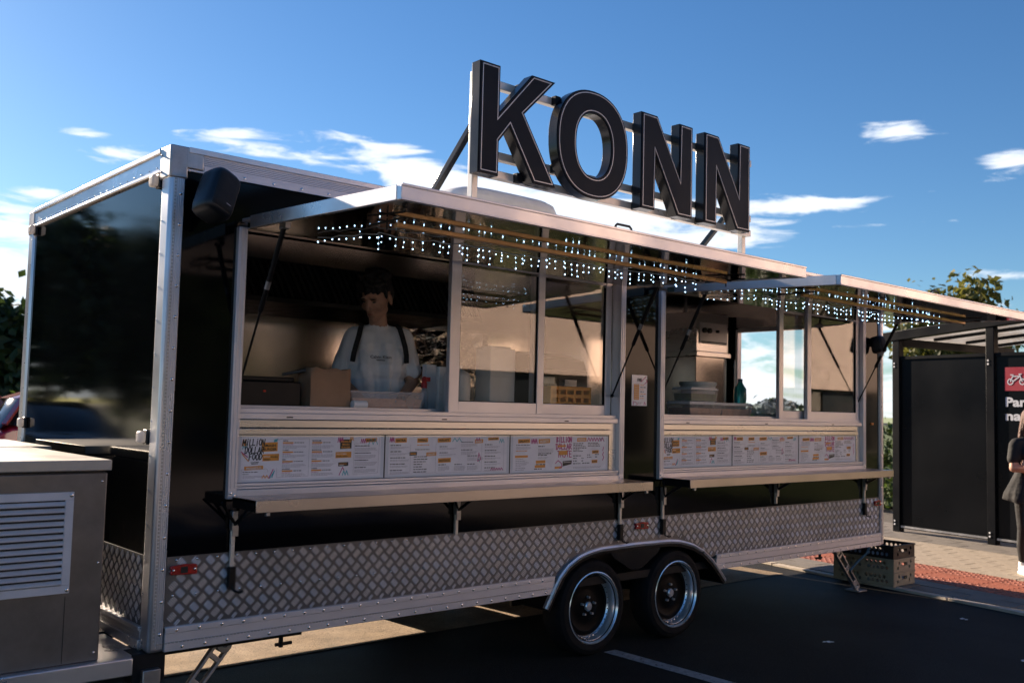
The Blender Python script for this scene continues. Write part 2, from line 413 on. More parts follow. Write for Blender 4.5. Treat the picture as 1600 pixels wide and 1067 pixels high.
# ------------------------------------------------------------------ mesh helpers
class MB:
    def __init__(self):
        self.v, self.f, self.m, self.mats = [], [], [], []

    def mi(self, mat):
        if mat not in self.mats:
            self.mats.append(mat)
        return self.mats.index(mat)

    def add(self, vs, fs, mat):
        o = len(self.v)
        i = self.mi(mat)
        self.v.extend([tuple(p) for p in vs])
        for f in fs:
            self.f.append(tuple(o + k for k in f))
            self.m.append(i)
        return self

    def box(self, x0, x1, y0, y1, z0, z1, mat):
        vs = [(x0, y0, z0), (x1, y0, z0), (x1, y1, z0), (x0, y1, z0), (x0, y0, z1), (x1, y0, z1), (x1, y1, z1), (x0, y1, z1)]
        return self.add(vs, [(0, 3, 2, 1), (4, 5, 6, 7), (0, 1, 5, 4), (1, 2, 6, 5), (2, 3, 7, 6), (3, 0, 4, 7)], mat)

    def hexa(self, vs, mat):
        return self.add(vs, [(0, 3, 2, 1), (4, 5, 6, 7), (0, 1, 5, 4), (1, 2, 6, 5), (2, 3, 7, 6), (3, 0, 4, 7)], mat)

    def bar(self, p0, p1, w, h, mat, up=(0, 0, 1)):
        """a rectangular bar from p0 to p1, w across, h along up"""
        p0, p1, up = Vector(p0), Vector(p1), Vector(up)
        d = (p1 - p0).normalized()
        s = d.cross(up).normalized() * (w / 2)
        t = s.cross(d).normalized() * (h / 2)
        return self.hexa([p0 - s - t, p0 + s - t, p1 + s - t, p1 - s - t, p0 - s + t, p0 + s + t, p1 + s + t, p1 - s + t], mat)

    def cyl(self, p0, p1, r0, mat, r1=None, n=14):
        r1 = r0 if r1 is None else r1
        p0, p1 = Vector(p0), Vector(p1)
        d = (p1 - p0).normalized()
        a = d.orthogonal().normalized()
        b = d.cross(a)
        vs = []
        for k in range(n):
            t = 2 * math.pi * k / n
            c = a * math.cos(t) + b * math.sin(t)
            vs.append(p0 + c * r0)
            vs.append(p1 + c * r1)
        fs = [(2 * k, 2 * ((k + 1) % n), 2 * ((k + 1) % n) + 1, 2 * k + 1) for k in range(n)]
        fs.append(tuple(2 * k for k in reversed(range(n))))
        fs.append(tuple(2 * k + 1 for k in range(n)))
        return self.add(vs, fs, mat)

    def tube(self, pts, r, mat, n=8):
        pts = [Vector(p) for p in pts]
        vs, fs = [], []
        a = None
        for i, p in enumerate(pts):
            d = (pts[min(i + 1, len(pts) - 1)] - pts[max(i - 1, 0)]).normalized()
            a = d.orthogonal().normalized() if a is None else (a - d * a.dot(d)).normalized()
            b = d.cross(a)
            for k in range(n):
                t = 2 * math.pi * k / n
                vs.append(p + (a * math.cos(t) + b * math.sin(t)) * r)
        for i in range(len(pts) - 1):
            for k in range(n):
                q = (k + 1) % n
                fs.append((i * n + k, i * n + q, (i + 1) * n + q, (i + 1) * n + k))
        fs.append(tuple(reversed(range(n))))
        fs.append(tuple((len(pts) - 1) * n + k for k in range(n)))
        return self.add(vs, fs, mat)

    def sphere(self, c, r, mat, nu=12, nv=8, rot=None):
        c = Vector(c)
        r = (r, r, r) if isinstance(r, (int, float)) else r
        vs, fs = [], []
        for j in range(nv + 1):
            th = math.pi * j / nv
            for i in range(nu):
                ph = 2 * math.pi * i / nu
                p = Vector((r[0] * math.sin(th) * math.cos(ph), r[1] * math.sin(th) * math.sin(ph), r[2] * math.cos(th)))
                vs.append(c + (rot @ p if rot else p))
        for j in range(nv):
            for i in range(nu):
                k = (i + 1) % nu
                fs.append((j * nu + i, (j + 1) * nu + i, (j + 1) * nu + k, j * nu + k))
        return self.add(vs, fs, mat)

    def prism(self, poly, axis, a, b, mat, hole=None):
        """2-D polygon (counter-clockwise) extruded along axis from a to b"""
        def P(q, t):
            if axis == 'y':
                return (q[0], t, q[1])
            if axis == 'x':
                return (t, q[0], q[1])
            return (q[0], q[1], t)
        loops = [poly] + ([] if not hole else (list(hole) if isinstance(hole[0][0], (tuple, list)) else [hole]))
        allp = [q for lp in loops for q in lp]
        n = len(allp)
        vs = [P(q, a) for q in allp] + [P(q, b) for q in allp]
        fs = []
        for t in tessellate_polygon([[Vector((q[0], q[1], 0)) for q in lp] for lp in loops]):
            fs.append(tuple(t))
            fs.append(tuple(n + k for k in reversed(t)))
        o = 0
        for lp in loops:
            m = len(lp)
            for k in range(m):
                q = (k + 1) % m
                fs.append((o + k, o + q, n + o + q, n + o + k))
            o += m
        return self.add(vs, fs, mat)

    def lathe(self, prof, c, axis, mat, n=32):
        """profile [(radius, along axis)] spun about an axis through c"""
        c = Vector(c)
        ax = {'x': Vector((1, 0, 0)), 'y': Vector((0, 1, 0)), 'z': Vector((0, 0, 1))}[axis]
        a = {'x': Vector((0, 1, 0)), 'y': Vector((1, 0, 0)), 'z': Vector((1, 0, 0))}[axis]
        b = ax.cross(a)
        vs, fs = [], []
        for (r, t) in prof:
            for k in range(n):
                th = 2 * math.pi * k / n
                vs.append(c + ax * t + (a * math.cos(th) + b * math.sin(th)) * r)
        for j in range(len(prof) - 1):
            for k in range(n):
                q = (k + 1) % n
                fs.append((j * n + k, j * n + q, (j + 1) * n + q, (j + 1) * n + k))
        return self.add(vs, fs, mat)

    def build(self, name, parent=None, bevel=0.0, smooth=True, kind=None, label=None, fixn=True, seg=2, ang=38, local=False):
        me = bpy.data.meshes.new(name)
        off = Vector((0, 0, 0))
        p = None if local else parent
        while p is not None:
            off += Vector(p.location)
            p = p.parent
        me.from_pydata([tuple(Vector(q) - off) for q in self.v], [], self.f)
        for mt in self.mats:
            me.materials.append(MT[mt])
        me.polygons.foreach_set('material_index', self.m)
        if fixn:
            bm = bmesh.new()
            bm.from_mesh(me)
            bmesh.ops.recalc_face_normals(bm, faces=bm.faces)
            bm.to_mesh(me)
            bm.free()
        if smooth:
            me.polygons.foreach_set('use_smooth', [True] * len(me.polygons))
            me.set_sharp_from_angle(angle=math.radians(ang))
        o = bpy.data.objects.new(name, me)
        COL.objects.link(o)
        if parent:
            o.parent = parent
        if bevel:
            bv = o.modifiers.new('bevel', 'BEVEL')
            bv.width = bevel
            bv.segments = seg
            bv.limit_method = 'ANGLE'
            bv.angle_limit = math.radians(40)
        if kind:
            o['kind'] = kind
        if label:
            o['label'] = label
        return o


def root(name, label, cat, loc=(0, 0, 0), group=None, rotz=0.0):
    o = bpy.data.objects.new(name, None)
    o.empty_display_size = 0.2
    COL.objects.link(o)
    o.location = loc
    o.rotation_euler = (0, 0, rotz)
    o['label'], o['category'] = label, cat
    if group:
        o['group'] = group
    return o


def tag(o, label, cat, group=None):
    o['label'], o['category'] = label, cat
    if group:
        o['group'] = group
    return o


def copy_tree(o, parent=None):
    c = o.copy()
    COL.objects.link(c)
    c.parent = parent
    for ch in o.children:
        copy_tree(ch, c)
    return c


def inset(poly, d):
    """offset a counter-clockwise polygon inwards by d (mitred)"""
    n = len(poly)
    out = []
    for i in range(n):
        p0, p1, p2 = Vector(poly[i - 1]), Vector(poly[i]), Vector(poly[(i + 1) % n])
        e1, e2 = (p1 - p0).normalized(), (p2 - p1).normalized()
        n1, n2 = Vector((-e1.y, e1.x)), Vector((-e2.y, e2.x))
        k = 1.0 + n1.dot(n2)
        out.append(tuple(p1 + (n1 + n2) * (d / max(k, 0.25))))
    return out


TEXTS = {}


def text_geo(s, bold=0.0):
    """flat lettering as (verts, faces, width) at unit size"""
    key = (s, bold)
    if key not in TEXTS:
        cu = bpy.data.curves.new('lettering', 'FONT')
        cu.body = s
        cu.size = 1.0
        cu.offset = bold
        cu.resolution_u = 3
        ob = bpy.data.objects.new('lettering', cu)
        me = bpy.data.meshes.new_from_object(ob)
        vs = [tuple(v.co) for v in me.vertices]
        fs = [tuple(p.vertices) for p in me.polygons]
        bpy.data.objects.remove(ob)
        bpy.data.meshes.remove(me)
        bpy.data.curves.remove(cu)
        TEXTS[key] = (vs, fs, max([v[0] for v in vs] or [1]))
    return TEXTS[key]

# ================================================================== SETTING
def struct(o):
    o['kind'] = 'structure'
    return o


g = MB()
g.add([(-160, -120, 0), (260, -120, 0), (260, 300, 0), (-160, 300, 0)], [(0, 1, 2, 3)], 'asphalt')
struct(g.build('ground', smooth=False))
# painted bay line and its neighbours
for (x0, y0, y1, sk) in ((2.98, -5.2, 0.02, 0.0),):
    g = MB()
    g.add([(x0, y0, 0.004), (x0 + 0.11, y0, 0.004), (x0 + 0.11 + sk, y1, 0.004), (x0 + sk, y1, 0.004)], [(0, 1, 2, 3)], 'paint')
    struct(g.build('road_marking', smooth=False))
# scraps on the asphalt
rr = random.Random(3)
for (x, y, where) in ((5.05, -1.75, 'lowest down at the right'), (6.05, -0.95, 'below the crates'), (4.45, -0.7, 'right of the wheels'), (2.1, -0.55, 'left of the wheels'), (6.35, -1.5, 'nearest the right edge')):
    g = MB()
    for k in range(3):
        a = rr.random() * 6.28
        cx, cy = x + rr.uniform(-.03, .03), y + rr.uniform(-.03, .03)
        q = [(cx + .02 * math.cos(a + t) * rr.uniform(.6, 1.2), cy + .014 * math.sin(a + t), 0.006 + .004 * rr.random()) for t in (0, 1.5, 3.1, 4.6)]
        g.add(q + [(p[0], p[1], p[2] - .003) for p in q], [(0, 1, 2, 3), (7, 6, 5, 4), (0, 4, 5, 1), (1, 5, 6, 2), (2, 6, 7, 3), (3, 7, 4, 0)], 'paper')
    tag(g.build('paper_scrap', smooth=False), 'tiny pale paper scrap on the dark asphalt, ' + where, 'litter', 'paper scraps on the asphalt')

# pavement: kerb line and slab rows run along D, N points away from the road
PO = Vector((6.80, 0.0, 0))
D = Vector((0.168, 0.986, 0)).normalized()
N = Vector((D.y, -D.x, 0))


def pv(s, n, z):
    return PO + D * s + N * n + Vector((0, 0, z))


g = MB()
g.add([pv(-30, 0.0, 0.003), pv(-30, 6.6, 0.003), pv(60, 6.6, 0.003), pv(60, 0.0, 0.003)], [(0, 1, 2, 3)], 'joint')
pav = struct(g.build('pavement', smooth=False))
PAV_ANG = math.atan2(D.y, D.x)


def slab_mesh(name, lx, ly, h, mat, domes=None):
    b = MB()
    e = 0.006
    b.hexa([(e / 2, e / 2, 0), (lx - e / 2, e / 2, 0), (lx - e / 2, ly - e / 2, 0), (e / 2, ly - e / 2, 0),
            (e, e, h), (lx - e, e, h), (lx - e, ly - e, h), (e, ly - e, h)], mat)
    if domes == 'dome':
        for i in range(4):
            for j in range(4):
                cx, cy = (i + .5) * lx / 4, (j + .5) * ly / 4
                b.cyl((cx, cy, h - .001), (cx, cy, h + .006), 0.017, mat, 0.011, n=6)
    if domes == 'rib':
        for j in range(4):
            cy = (j + .5) * ly / 4
            b.box(0.012, lx - .012, cy - .010, cy + .010, h - .001, h + .005, mat)
    o = b.build(name, smooth=False)
    me = o.data
    bpy.data.objects.remove(o)
    return me


S_KERB = slab_mesh('kerb_stone', 0.99, 0.10, 0.022, 'kerb')
S_BEIGE = slab_mesh('paving_slab', 0.4, 0.2, 0.020, 'slab')
S_GREY = slab_mesh('paving_slab', 0.5, 0.25, 0.019, 'slab_grey')
S_DOME = slab_mesh('tactile_slab', 0.3, 0.3, 0.019, 'slab_red', 'dome')
S_RIB = slab_mesh('tactile_slab', 0.3, 0.3, 0.019, 'slab_red', 'rib')


def lay(me, name, s, n, dz=0.0):
    o = bpy.data.objects.new(name, me)
    COL.objects.link(o)
    o.parent = pav
    p = pv(s, n, 0.003 + dz)
    o.location = p
    # local x along D, local y must point along -N for a right-handed frame: flip by starting at n + width
    o.rotation_euler = (rr.uniform(-.004, .004), rr.uniform(-.004, .004), PAV_ANG)
    return o


def rows(me, name, n0, n1, width, length, s0, s1, stagger=0.0):
    k = 0
    n = n0
    while n < n1 - 1e-6:
        s = s0 + (stagger if k % 2 else 0)
        while s < s1:
            lay(me, name, s, n + width, rr.uniform(-.0015, .0015))
            s += length
        n += width
        k += 1


rows(S_KERB, 'kerb_stone', 0.0, 0.10, 0.10, 1.0, -5.5, 6.0)
rows(S_GREY, 'paving_slab', 0.12, 0.62, 0.25, 0.5, -4.5, 2.5, 0.25)
rows(S_DOME, 'tactile_slab', 0.62, 0.92, 0.3, 0.3, -3.2, 2.2)
rows(S_RIB, 'tactile_slab', 0.92, 1.22, 0.3, 0.3, -3.2, 2.2)
rows(S_DOME, 'tactile_slab', 1.22, 1.52, 0.3, 0.3, -3.2, 2.2)
rows(S_BEIGE, 'paving_slab', 1.54, 3.14, 0.2, 0.4, -3.0, 3.0, 0.2)
rows(S_GREY, 'paving_slab', 3.16, 4.66, 0.25, 0.5, -2.5, 4.0, 0.25)

g = MB()
g.add([pv(-30, 6.6, 0.05), pv(-30, 160, 0.05), pv(140, 160, 0.05), pv(140, 6.6, 0.05)], [(0, 1, 2, 3)], 'lawn')
struct(g.build('lawn', smooth=False))
g = MB()
g.add([(-90, 17.5, 0.03), (30, 17.5, 0.03), (30, 120, 0.03), (-90, 120, 0.03)], [(0, 1, 2, 3)], 'lawn')
struct(g.build('verge', smooth=False))


# ================================================================== TREES AND SHRUBS
def foliage(rng, centre, radii, nclump, per, leaf, clump_r, hollow=0.35):
    vs, fs = [], []
    c = Vector(centre)
    for _ in range(nclump):
        while True:
            q = Vector((rng.uniform(-1, 1), rng.uniform(-1, 1), rng.uniform(-1, 1)))
            if hollow < q.length < 1:
                break
        k = 0.82 + 0.3 * mnoise.noise(q * 1.9 + c)
        cc = c + Vector((q.x * radii[0], q.y * radii[1], q.z * radii[2])) * k
        cr = clump_r * rng.uniform(0.6, 1.3)
        for _ in range(per):
            d = Vector((rng.gauss(0, .55), rng.gauss(0, .55), rng.gauss(0, .42))) * cr
            p = cc + d
            nrm = (d.normalized() * 0.6 + Vector((rng.uniform(-1, 1), rng.uniform(-1, 1), rng.uniform(-.2, 1)))).normalized()
            a = nrm.orthogonal().normalized()
            a = Quaternion(nrm, rng.random() * 6.28) @ a
            b = nrm.cross(a)
            s = leaf * rng.uniform(0.6, 1.35)
            o = len(vs)
            vs.extend([p - a * s * .5, p - b * s * .33 + nrm * s * .06, p + a * s * .6, p + b * s * .33 + nrm * s * .06])
            fs.append((o, o + 1, o + 2, o + 3))
    return vs, fs


def tree(name, label, cat, base, h, crown_c, radii, seed, leafm, nclump, per, leaf, clump_r, trunk_r=0.12, group=None):
    rng = random.Random(seed)
    base = Vector(base)
    r = root(name, label, cat, base, group)
    t = MB()
    cz = crown_c
    lean = Vector((rng.uniform(-.1, .1), rng.uniform(-.1, .1), 0))
    pts = [base + lean * (k / 5) * h * .3 + Vector((0, 0, h * .62 * k / 5)) for k in range(6)]
    for i in range(5):
        t.cyl(pts[i], pts[i + 1], trunk_r * (1 - i * .14), 'bark', trunk_r * (1 - (i + 1) * .14), n=9)
    for k in range(7):
        a = k * 2.4 + rng.random()
        st = pts[2 + k % 4]
        en = base + Vector((math.cos(a) * radii[0] * .62, math.sin(a) * radii[1] * .62, cz + rng.uniform(-.3, .6) * radii[2]))
        mid = (st + en) / 2 + Vector((0, 0, -.1 * radii[2]))
        t.cyl(st, mid, trunk_r * .42, 'bark', trunk_r * .28, n=6)
        t.cyl(mid, en, trunk_r * .28, 'bark', trunk_r * .08, n=6)
    t.build('trunk', r)
    vs, fs = foliage(rng, base + Vector((0, 0, cz)), radii, nclump, per, leaf, clump_r)
    c = MB()
    c.add(vs, fs, leafm)
    c.build('crown', r, smooth=False, fixn=False)
    return r


# the tree behind the shelter
tree('broadleaf_tree', 'olive green broadleaf tree rising behind the bicycle shelter roof', 'tree', (22.9, 6.6, 0), 5.4, 3.7, (1.9, 1.7, 1.75), 11,
     'leaf_b', 110, 28, 0.22, 0.44, 0.13)
# trees on the far left, seen past the trailer and mirrored in its end panel
LT = [(5.6, 27, 4.6, 'leaf_a'), (2.6, 28, 5.2, 'leaf_a'), (-0.8, 26, 5.6, 'leaf_a'), (-3.8, 25, 6.8, 'leaf_a'), (-6.2, 24, 7.4, 'leaf_a'), (-8.6, 25, 7.2, 'leaf_a'), (-11.0, 24, 7.6, 'leaf_a'), (-13.8, 26, 7.2, 'leaf_a'), (-17, 26, 6.4, 'leaf_a')]
for i, (x, y, h, lm) in enumerate(LT):
    lab = 'dark green leafy tree at the far left edge beyond the red car' if i == 0 else 'dark green leafy tree mirrored in the glossy end panel of the trailer'
    tree('dense_tree', lab, 'tree', (x, y, 0), h, h * .56, (2.2, 1.9, h * .46), 40 + i, lm, 150, 26, 0.36, 0.66, 0.16, group='trees along the far verge')


def shrub(label, base, radii, seed, leafm, nclump, per, leaf, group):
    rng = random.Random(seed)
    base = Vector(base)
    r = root('shrub', label, 'shrub', base, group)
    t = MB()
    for k in range(6):
        a = k * 1.05
        t.cyl(base + Vector((.03 * math.cos(a), .03 * math.sin(a), -.02)), base + Vector((radii[0] * .5 * math.cos(a), radii[1] * .5 * math.sin(a), radii[2] * 1.3)), .018, 'bark', .006, n=5)
    t.build('stem', r)
    vs, fs = foliage(rng, base + Vector((0, 0, radii[2] * .95)), radii, nclump, per, leaf, .3, 0.1)
    vs = [Vector((v.x, v.y, max(v.z, .03))) for v in vs]
    c = MB()
    c.add(vs, fs, leafm)
    c.build('foliage', r, smooth=False, fixn=False)
    return r


shrub('bright green shrub at the left edge behind the red car', (4.2, 19.4, 0.03), (1.6, .8, .75), 5, 'leaf_c', 60, 26, .16, 'shrubs around the car park')
shrub('green shrub seen in the gap between trailer end and shelter', (15.2, 5.0, 0.05), (.9, .8, .85), 6, 'leaf_c', 60, 24, .12, 'shrubs around the car park')
shrub('low green bush seen in the gap under the shelf end of the trailer', (14.0, 4.05, 0.05), (.7, .6, .35), 8, 'leaf_c', 40, 24, .09, 'shrubs around the car park')
shrub('olive bush behind the shelter seen through its roof gap', (18.2, 3.9, 0.05), (1.6, 1.2, 1.35), 9, 'leaf_b', 70, 26, .18, 'shrubs around the car park')
for i, (x, y, rx, rz) in enumerate(((22, 11.5, 2.4, 0.95), (27, 14.5, 2.6, 1.15), (19.0, 9.6, 1.6, 0.7))):
    shrub(('middle one', 'tallest and farthest', 'lowest and nearest')[i] + ' of the dark bushes seen through the open rear doorway', (x, y, 0.05), (rx, 1.4, rz), 30 + i, 'leaf_a', 60, 24, .2, 'far bushes beyond the doorway')

# ================================================================== BUILDING OPPOSITE (seen mirrored in glass and steel)
b = root('shop_building', 'long beige building mirrored in the serving windows and steel of the trailer', 'building', (36, -16, 0))
m = MB()
m.box(12.5, 60, -27, -16, 2.6, 8.2, 'plaster')
m.box(12.5, 60, -26.8, -16.3, 0, 2.6, 'slab_grey')
m.build('wall', b, smooth=False)
m = MB()
m.box(12.2, 60.3, -27.3, -15.7, 8.2, 8.45, 'slab_grey')
m.build('roof', b, smooth=False)
for k in range(9):
    x = 13.5 + k * 4.8
    m = MB()
    m.box(x, x + 3.9, -16.26, -16.2, 0.2, 2.4, 'dark_glass')
    w = m.build('window', b, smooth=False)
    m = MB()
    m.box(x - .06, x + 3.96, -16.24, -16.12, 2.4, 2.5, 'dark_frame')
    m.build('frame', w, smooth=False)

g = MB()
g.add([(-30, -15.9, 0.004), (62, -15.9, 0.004), (62, -6.6, 0.004), (-30, -6.6, 0.004)], [(0, 1, 2, 3)], 'fill_forecourt')  # unseen pale ground added to bounce warm fill onto the serving side
struct(g.build('fill_forecourt', smooth=False))
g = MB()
g.add([(-12, 1.10, 0.004), (6.7, 1.10, 0.004), (6.7, 17.4, 0.004), (-12, 17.4, 0.004)], [(0, 1, 2, 3)], 'sun_painted_asphalt')  # painted sunlit ground, starting about where the trailer's shadow ends
struct(g.build('sun_painted_patch', smooth=False))
for i, (x, y, h) in enumerate(((-9, -20, 7.0), (-5.5, -21, 8.0), (-2, -20, 7.4), (1.5, -21, 8.2), (5, -20, 7.6), (8.5, -21, 8.0), (11.2, -22, 7.2))):
    tree('dense_tree', 'dark green leafy tree mirrored in the black side panels of the trailer', 'tree', (x, y, 0), h, h * .54, (2.3, 1.9, h * .48), 70 + i, 'leaf_a', 130, 24, 0.4, 0.7, 0.16, group='trees behind the viewer')

# ================================================================== FOOD TRAILER
L, W = 6.573, 2.288
ZB, ZT, ZP0, ZP1 = 0.43, 2.73, 0.535, 0.85
T = root('food_trailer', 'long black food trailer with two open serving hatches and tread plate skirt', 'food trailer', (3.28, 1.14, 0))
BAYS = [(0.334, 3.097), (3.460, 6.232)]
ZS0, ZS1 = 1.100, 2.43


def screws(name, pts, axis, parent, r=0.0075, h=0.004):
    m = MB()
    for p in pts:
        d = {'-y': Vector((0, -1, 0)), '-x': Vector((-1, 0, 0)), 'x': Vector((1, 0, 0))}[axis]
        p = Vector(p)
        m.cyl(p - d * .002, p + d * h * .5, r, 'screw', r * .95, n=8)
        m.cyl(p + d * h * .5, p + d * h, r * .95, 'screw', r * .45, n=8)
    return m.build(name, parent, kind='stuff', ang=60)


# --- shell
m = MB()
m.box(0.006, 0.04, 0.09, W - .09, ZP1 - .01, 2.625, 'black_panel')
front_panel = m.build('end_panel', T)
m = MB()
m.box(0.002, 0.008, .09, W - .09, ZP0 - .01, ZP1, 'plate')
plate_end = m.build('end_tread_plate', T)
m = MB()
m.box(-.014, .03, .09, W - .09, ZB, .475, 'alu')
m.box(-.006, .03, .09, W - .09, .475, .515, 'alu')
for z in (.482, .492, .502):
    m.box(-.009, -.004, .09, W - .09, z, z + .004, 'alu')
m.box(-.016, .03, .09, W - .09, .515, .535, 'alu')
m.build('end_bottom_rail', T, bevel=.003)


def post(x0, x1, y0, y1, sx, near):
    """corner post of extruded aluminium; near posts carry ribs and screws on the serving side"""
    m = MB()
    m.box(x0, x1, y0, y1, ZB, ZT - .005, 'alu')
    o = m.build('corner_post', T, bevel=.016, seg=3)
    if near:
        r = MB()
        xa = (x0 + .032) if sx < 0 else x0 + .002
        for k in range(4):
            r.box(xa + k * .0095, xa + k * .0095 + .0045, y0 - .003, y0 + .01, ZB + .02, ZT - .13, 'alu_side')
        r.build('rib', o, bevel=.001)
        screws('screws', [(xa + .019, y0 - .002, z) for z in [ZB + .08 + .143 * k for k in range(15)]], '-y', o)
    return o


p1 = post(-.006, .068, -.008, .10, -1, True)
p2 = post(-.006, .068, W - .10, W + .008, -1, False)
p3_ = post(L - .068, L + .004, -.008, .10, 1, True)
p4 = post(L - .068, L + .004, W - .10, W + .008, 1, False)
screws('screws', [(-.006, .075, z) for z in [ZB + .1 + .155 * k for k in range(14)]], '-x', p1, .005, .003)
screws('screws', [(-.006, W - .075, z) for z in [ZB + .1 + .155 * k for k in range(14)]], '-x', p2, .005, .003)
# cast corner cap of the near top corner
m = MB()
m.box(-.012, .074, -.014, .112, 2.585, 2.737, 'zinc')
m.box(.060, .150, -.0145, .0, 2.635, 2.737, 'zinc')
cap = m.build('corner_cap', T, bevel=.010, seg=3)
screws('screws', [(-.013, .09, 2.62), (-.013, .09, 2.70)], '-x', cap, .006)
m = MB()
m.box(-.010, .074, W - .11, W + .012, 2.585, 2.737, 'zinc')
m.build('corner_cap', T, bevel=.010, seg=3)
# beaded light strip up the near corner and along the sill rail
m = MB()
z = ZB + .05
while z < 2.70:
    m.box(.017, .023, -.013, -.006, z, z + .010, 'trim')
    z += .0165
x = .03
while x < 2.42:
    m.box(x, x + .011, -.021, -.012, .4665, .4725, 'trim')
    x += .0175
x = 4.22
while x < 6.5:
    m.box(x, x + .011, -.021, -.012, .4665, .4725, 'trim')
    x += .0175
m.build('light_strip', T, kind='stuff', smooth=False)

# --- roof rails and roof
m = MB()
m.box(-.006, .05, .11, W - .11, 2.63, 2.728, 'alu')
m.box(-.016, .05, .11, W - .11, 2.712, 2.737, 'alu')
m.box(-.012, .05, .11, W - .11, 2.622, 2.638, 'alu')
tr = m.build('end_roof_rail', T, bevel=.004)
screws('screws', [(-.006, .16 + .098 * k, 2.652) for k in range(21)], '-x', tr, .0042, .003)
m = MB()
m.box(.074, L - .07, -.008, .05, 2.625, 2.722, 'alu_side')
m.box(.074, L - .07, -.018, .05, 2.710, 2.737, 'alu')
for k in range(5):
    z = 2.664 + k * .0085
    m.box(.152, L - .07, -.0105, -.004, z, z + .0045, 'alu_side')
m.box(.152, L - .07, -.011, -.004, 2.622, 2.655, 'alu_side')
sr = m.build('side_roof_rail', T, bevel=.002)
screws('screws', [(.20 + .155 * k, -.011, 2.638) for k in range(41)], '-y', sr)
m = MB()
m.prism([(0.02, 2.69), (W - .02, 2.69), (W - .02, 2.725), (W / 2, 2.755), (.02, 2.725)], 'x', .02, L - .02, 'white_plastic')
m.build('roof', T, smooth=False)
m = MB()
m.box(.05, L - .05, W - .05, W, ZB, 2.73, 'white_plastic')
m.build('rear_side_wall', T, smooth=False)

# --- serving side skin
m = MB()
m.box(.066, BAYS[0][0] + .004, .004, .04, ZP1 - .01, 2.63, 'black_side')
m.build('side_panel', T)
m = MB()
m.box(BAYS[0][1] - .004, BAYS[1][0] + .004, .004, .04, ZP1 - .01, 2.63, 'black_side')
m.build('side_panel', T)
m = MB()
m.box(BAYS[1][1] - .004, L - .066, .004, .04, ZP1 - .01, 2.63, 'black_side')
m.build('side_panel', T)
for (a, c) in BAYS:
    m = MB()
    m.box(a + .004, c - .004, .004, .04, ZS1, 2.63, 'black_side')
    m.build('upper_panel', T)
    m = MB()
    m.box(a + .004, c - .004, .004, .04, ZP1 - .01, ZS0, 'black_side')
    m.build('lower_panel', T)


# --- tread plate skirt with the twin wheel arch cut out of it
def arch_z(x):
    """upper outline of the arch opening; None outside it"""
    P = [(2.425, .349), (2.47, .43), (2.53, .52), (2.60, .585), (2.70, .636), (2.80, .660), (2.90, .672), (3.24, .678), (3.58, .674),
         (3.70, .662), (3.84, .628), (3.96, .575), (4.06, .505), (4.14, .43), (4.22, .349)]
    if x <= P[0][0] or x >= P[-1][0]:
        return None
    for i in range(len(P) - 1):
        if P[i][0] <= x <= P[i + 1][0]:
            t = (x - P[i][0]) / (P[i + 1][0] - P[i][0])
            return P[i][1] * (1 - t) + P[i + 1][1] * t


ARCH = [(2.42 + i * 1.80 / 48, 0) for i in range(49)]
ARCH = [(x, arch_z(min(max(x, 2.4251), 4.2199))) for x, _ in ARCH]
xs = [.066, 2.44] + [p[0] for p in ARCH if 2.47 < p[0] < 4.17] + [4.20, L - .066]
m = MB()
for i in range(len(xs) - 1):
    xa, xb = xs[i], xs[i + 1]
    za, zb = ZP0 - .01, ZP0 - .01
    if 2.44 <= xa and xb <= 4.2:
        za = max(ZP0 - .01, (arch_z(xa) or .4))
        zb = max(ZP0 - .01, (arch_z(xb) or .4))
    m.hexa([(xa, -.002, za), (xb, -.002, zb), (xb, .012, zb), (xa, .012, za), (xa, -.002, ZP1), (xb, -.002, ZP1), (xb, .012, ZP1), (xa, .012, ZP1)], 'plate')
skirt = m.build('tread_plate_skirt', T, smooth=False)


def treads(parent, u0, u1, inside, place):
    """five raised bars per cell, cells turned 45 degrees, every second one crosswise"""
    a = 0.049
    m = MB()
    c45 = math.sqrt(.5)
    n = int((u1 - u0) / a) + 20
    for i in range(-n, n):
        for j in range(-n, n):
            cu = u0 + (i - j) * a * c45
            cw = ZP0 + .01 + (i + j) * a * c45
            if not (u0 - .03 < cu < u1 + .03 and ZP0 - .03 < cw < ZP1 + .03):
                continue
            d = Vector((c45, c45)) if (i + j) % 2 == 0 else Vector((c45, -c45))
            # orientation alternates with one lattice index so that neighbours cross
            d = Vector((c45, c45)) if i % 2 == j % 2 else Vector((c45, -c45))
            e = Vector((-d.y, d.x))
            for k in range(5):
                q = Vector((cu, cw)) + e * ((k - 2) * .0084)
                hl = .0195 if k in (1, 2, 3) else .0175
                ends = (q - d * hl, q + d * hl)
                if not all(inside(t.x, t.y) for t in ends):
                    continue
                w = .0029
                base = [q - d * hl, q - d * hl * .55 - e * w, q + d * hl * .55 - e * w, q + d * hl, q + d * hl * .55 + e * w, q - d * hl * .55 + e * w]
                top = [q + (t - q) * .80 if kk in (0, 3) else q + (t - q).project(d) * .85 + (t - q).project(e) * .45 for kk, t in enumerate(base)]
                vs = [place(t.x, t.y, 0) for t in base] + [place(t.x, t.y, .0017) for t in top]
                m.add(vs, [(kk, (kk + 1) % 6, 6 + (kk + 1) % 6, 6 + kk) for kk in range(6)] + [(6, 7, 8, 9, 10, 11)], 'tread')
    return m.build('tread_pattern', parent, smooth=False, kind='stuff')


def in_skirt(x, z):
    if not (.07 < x < L - .07 and ZP0 + .001 < z < ZP1 - .002):
        return False
    az_ = arch_z(x)
    return az_ is None or z > az_ + .02


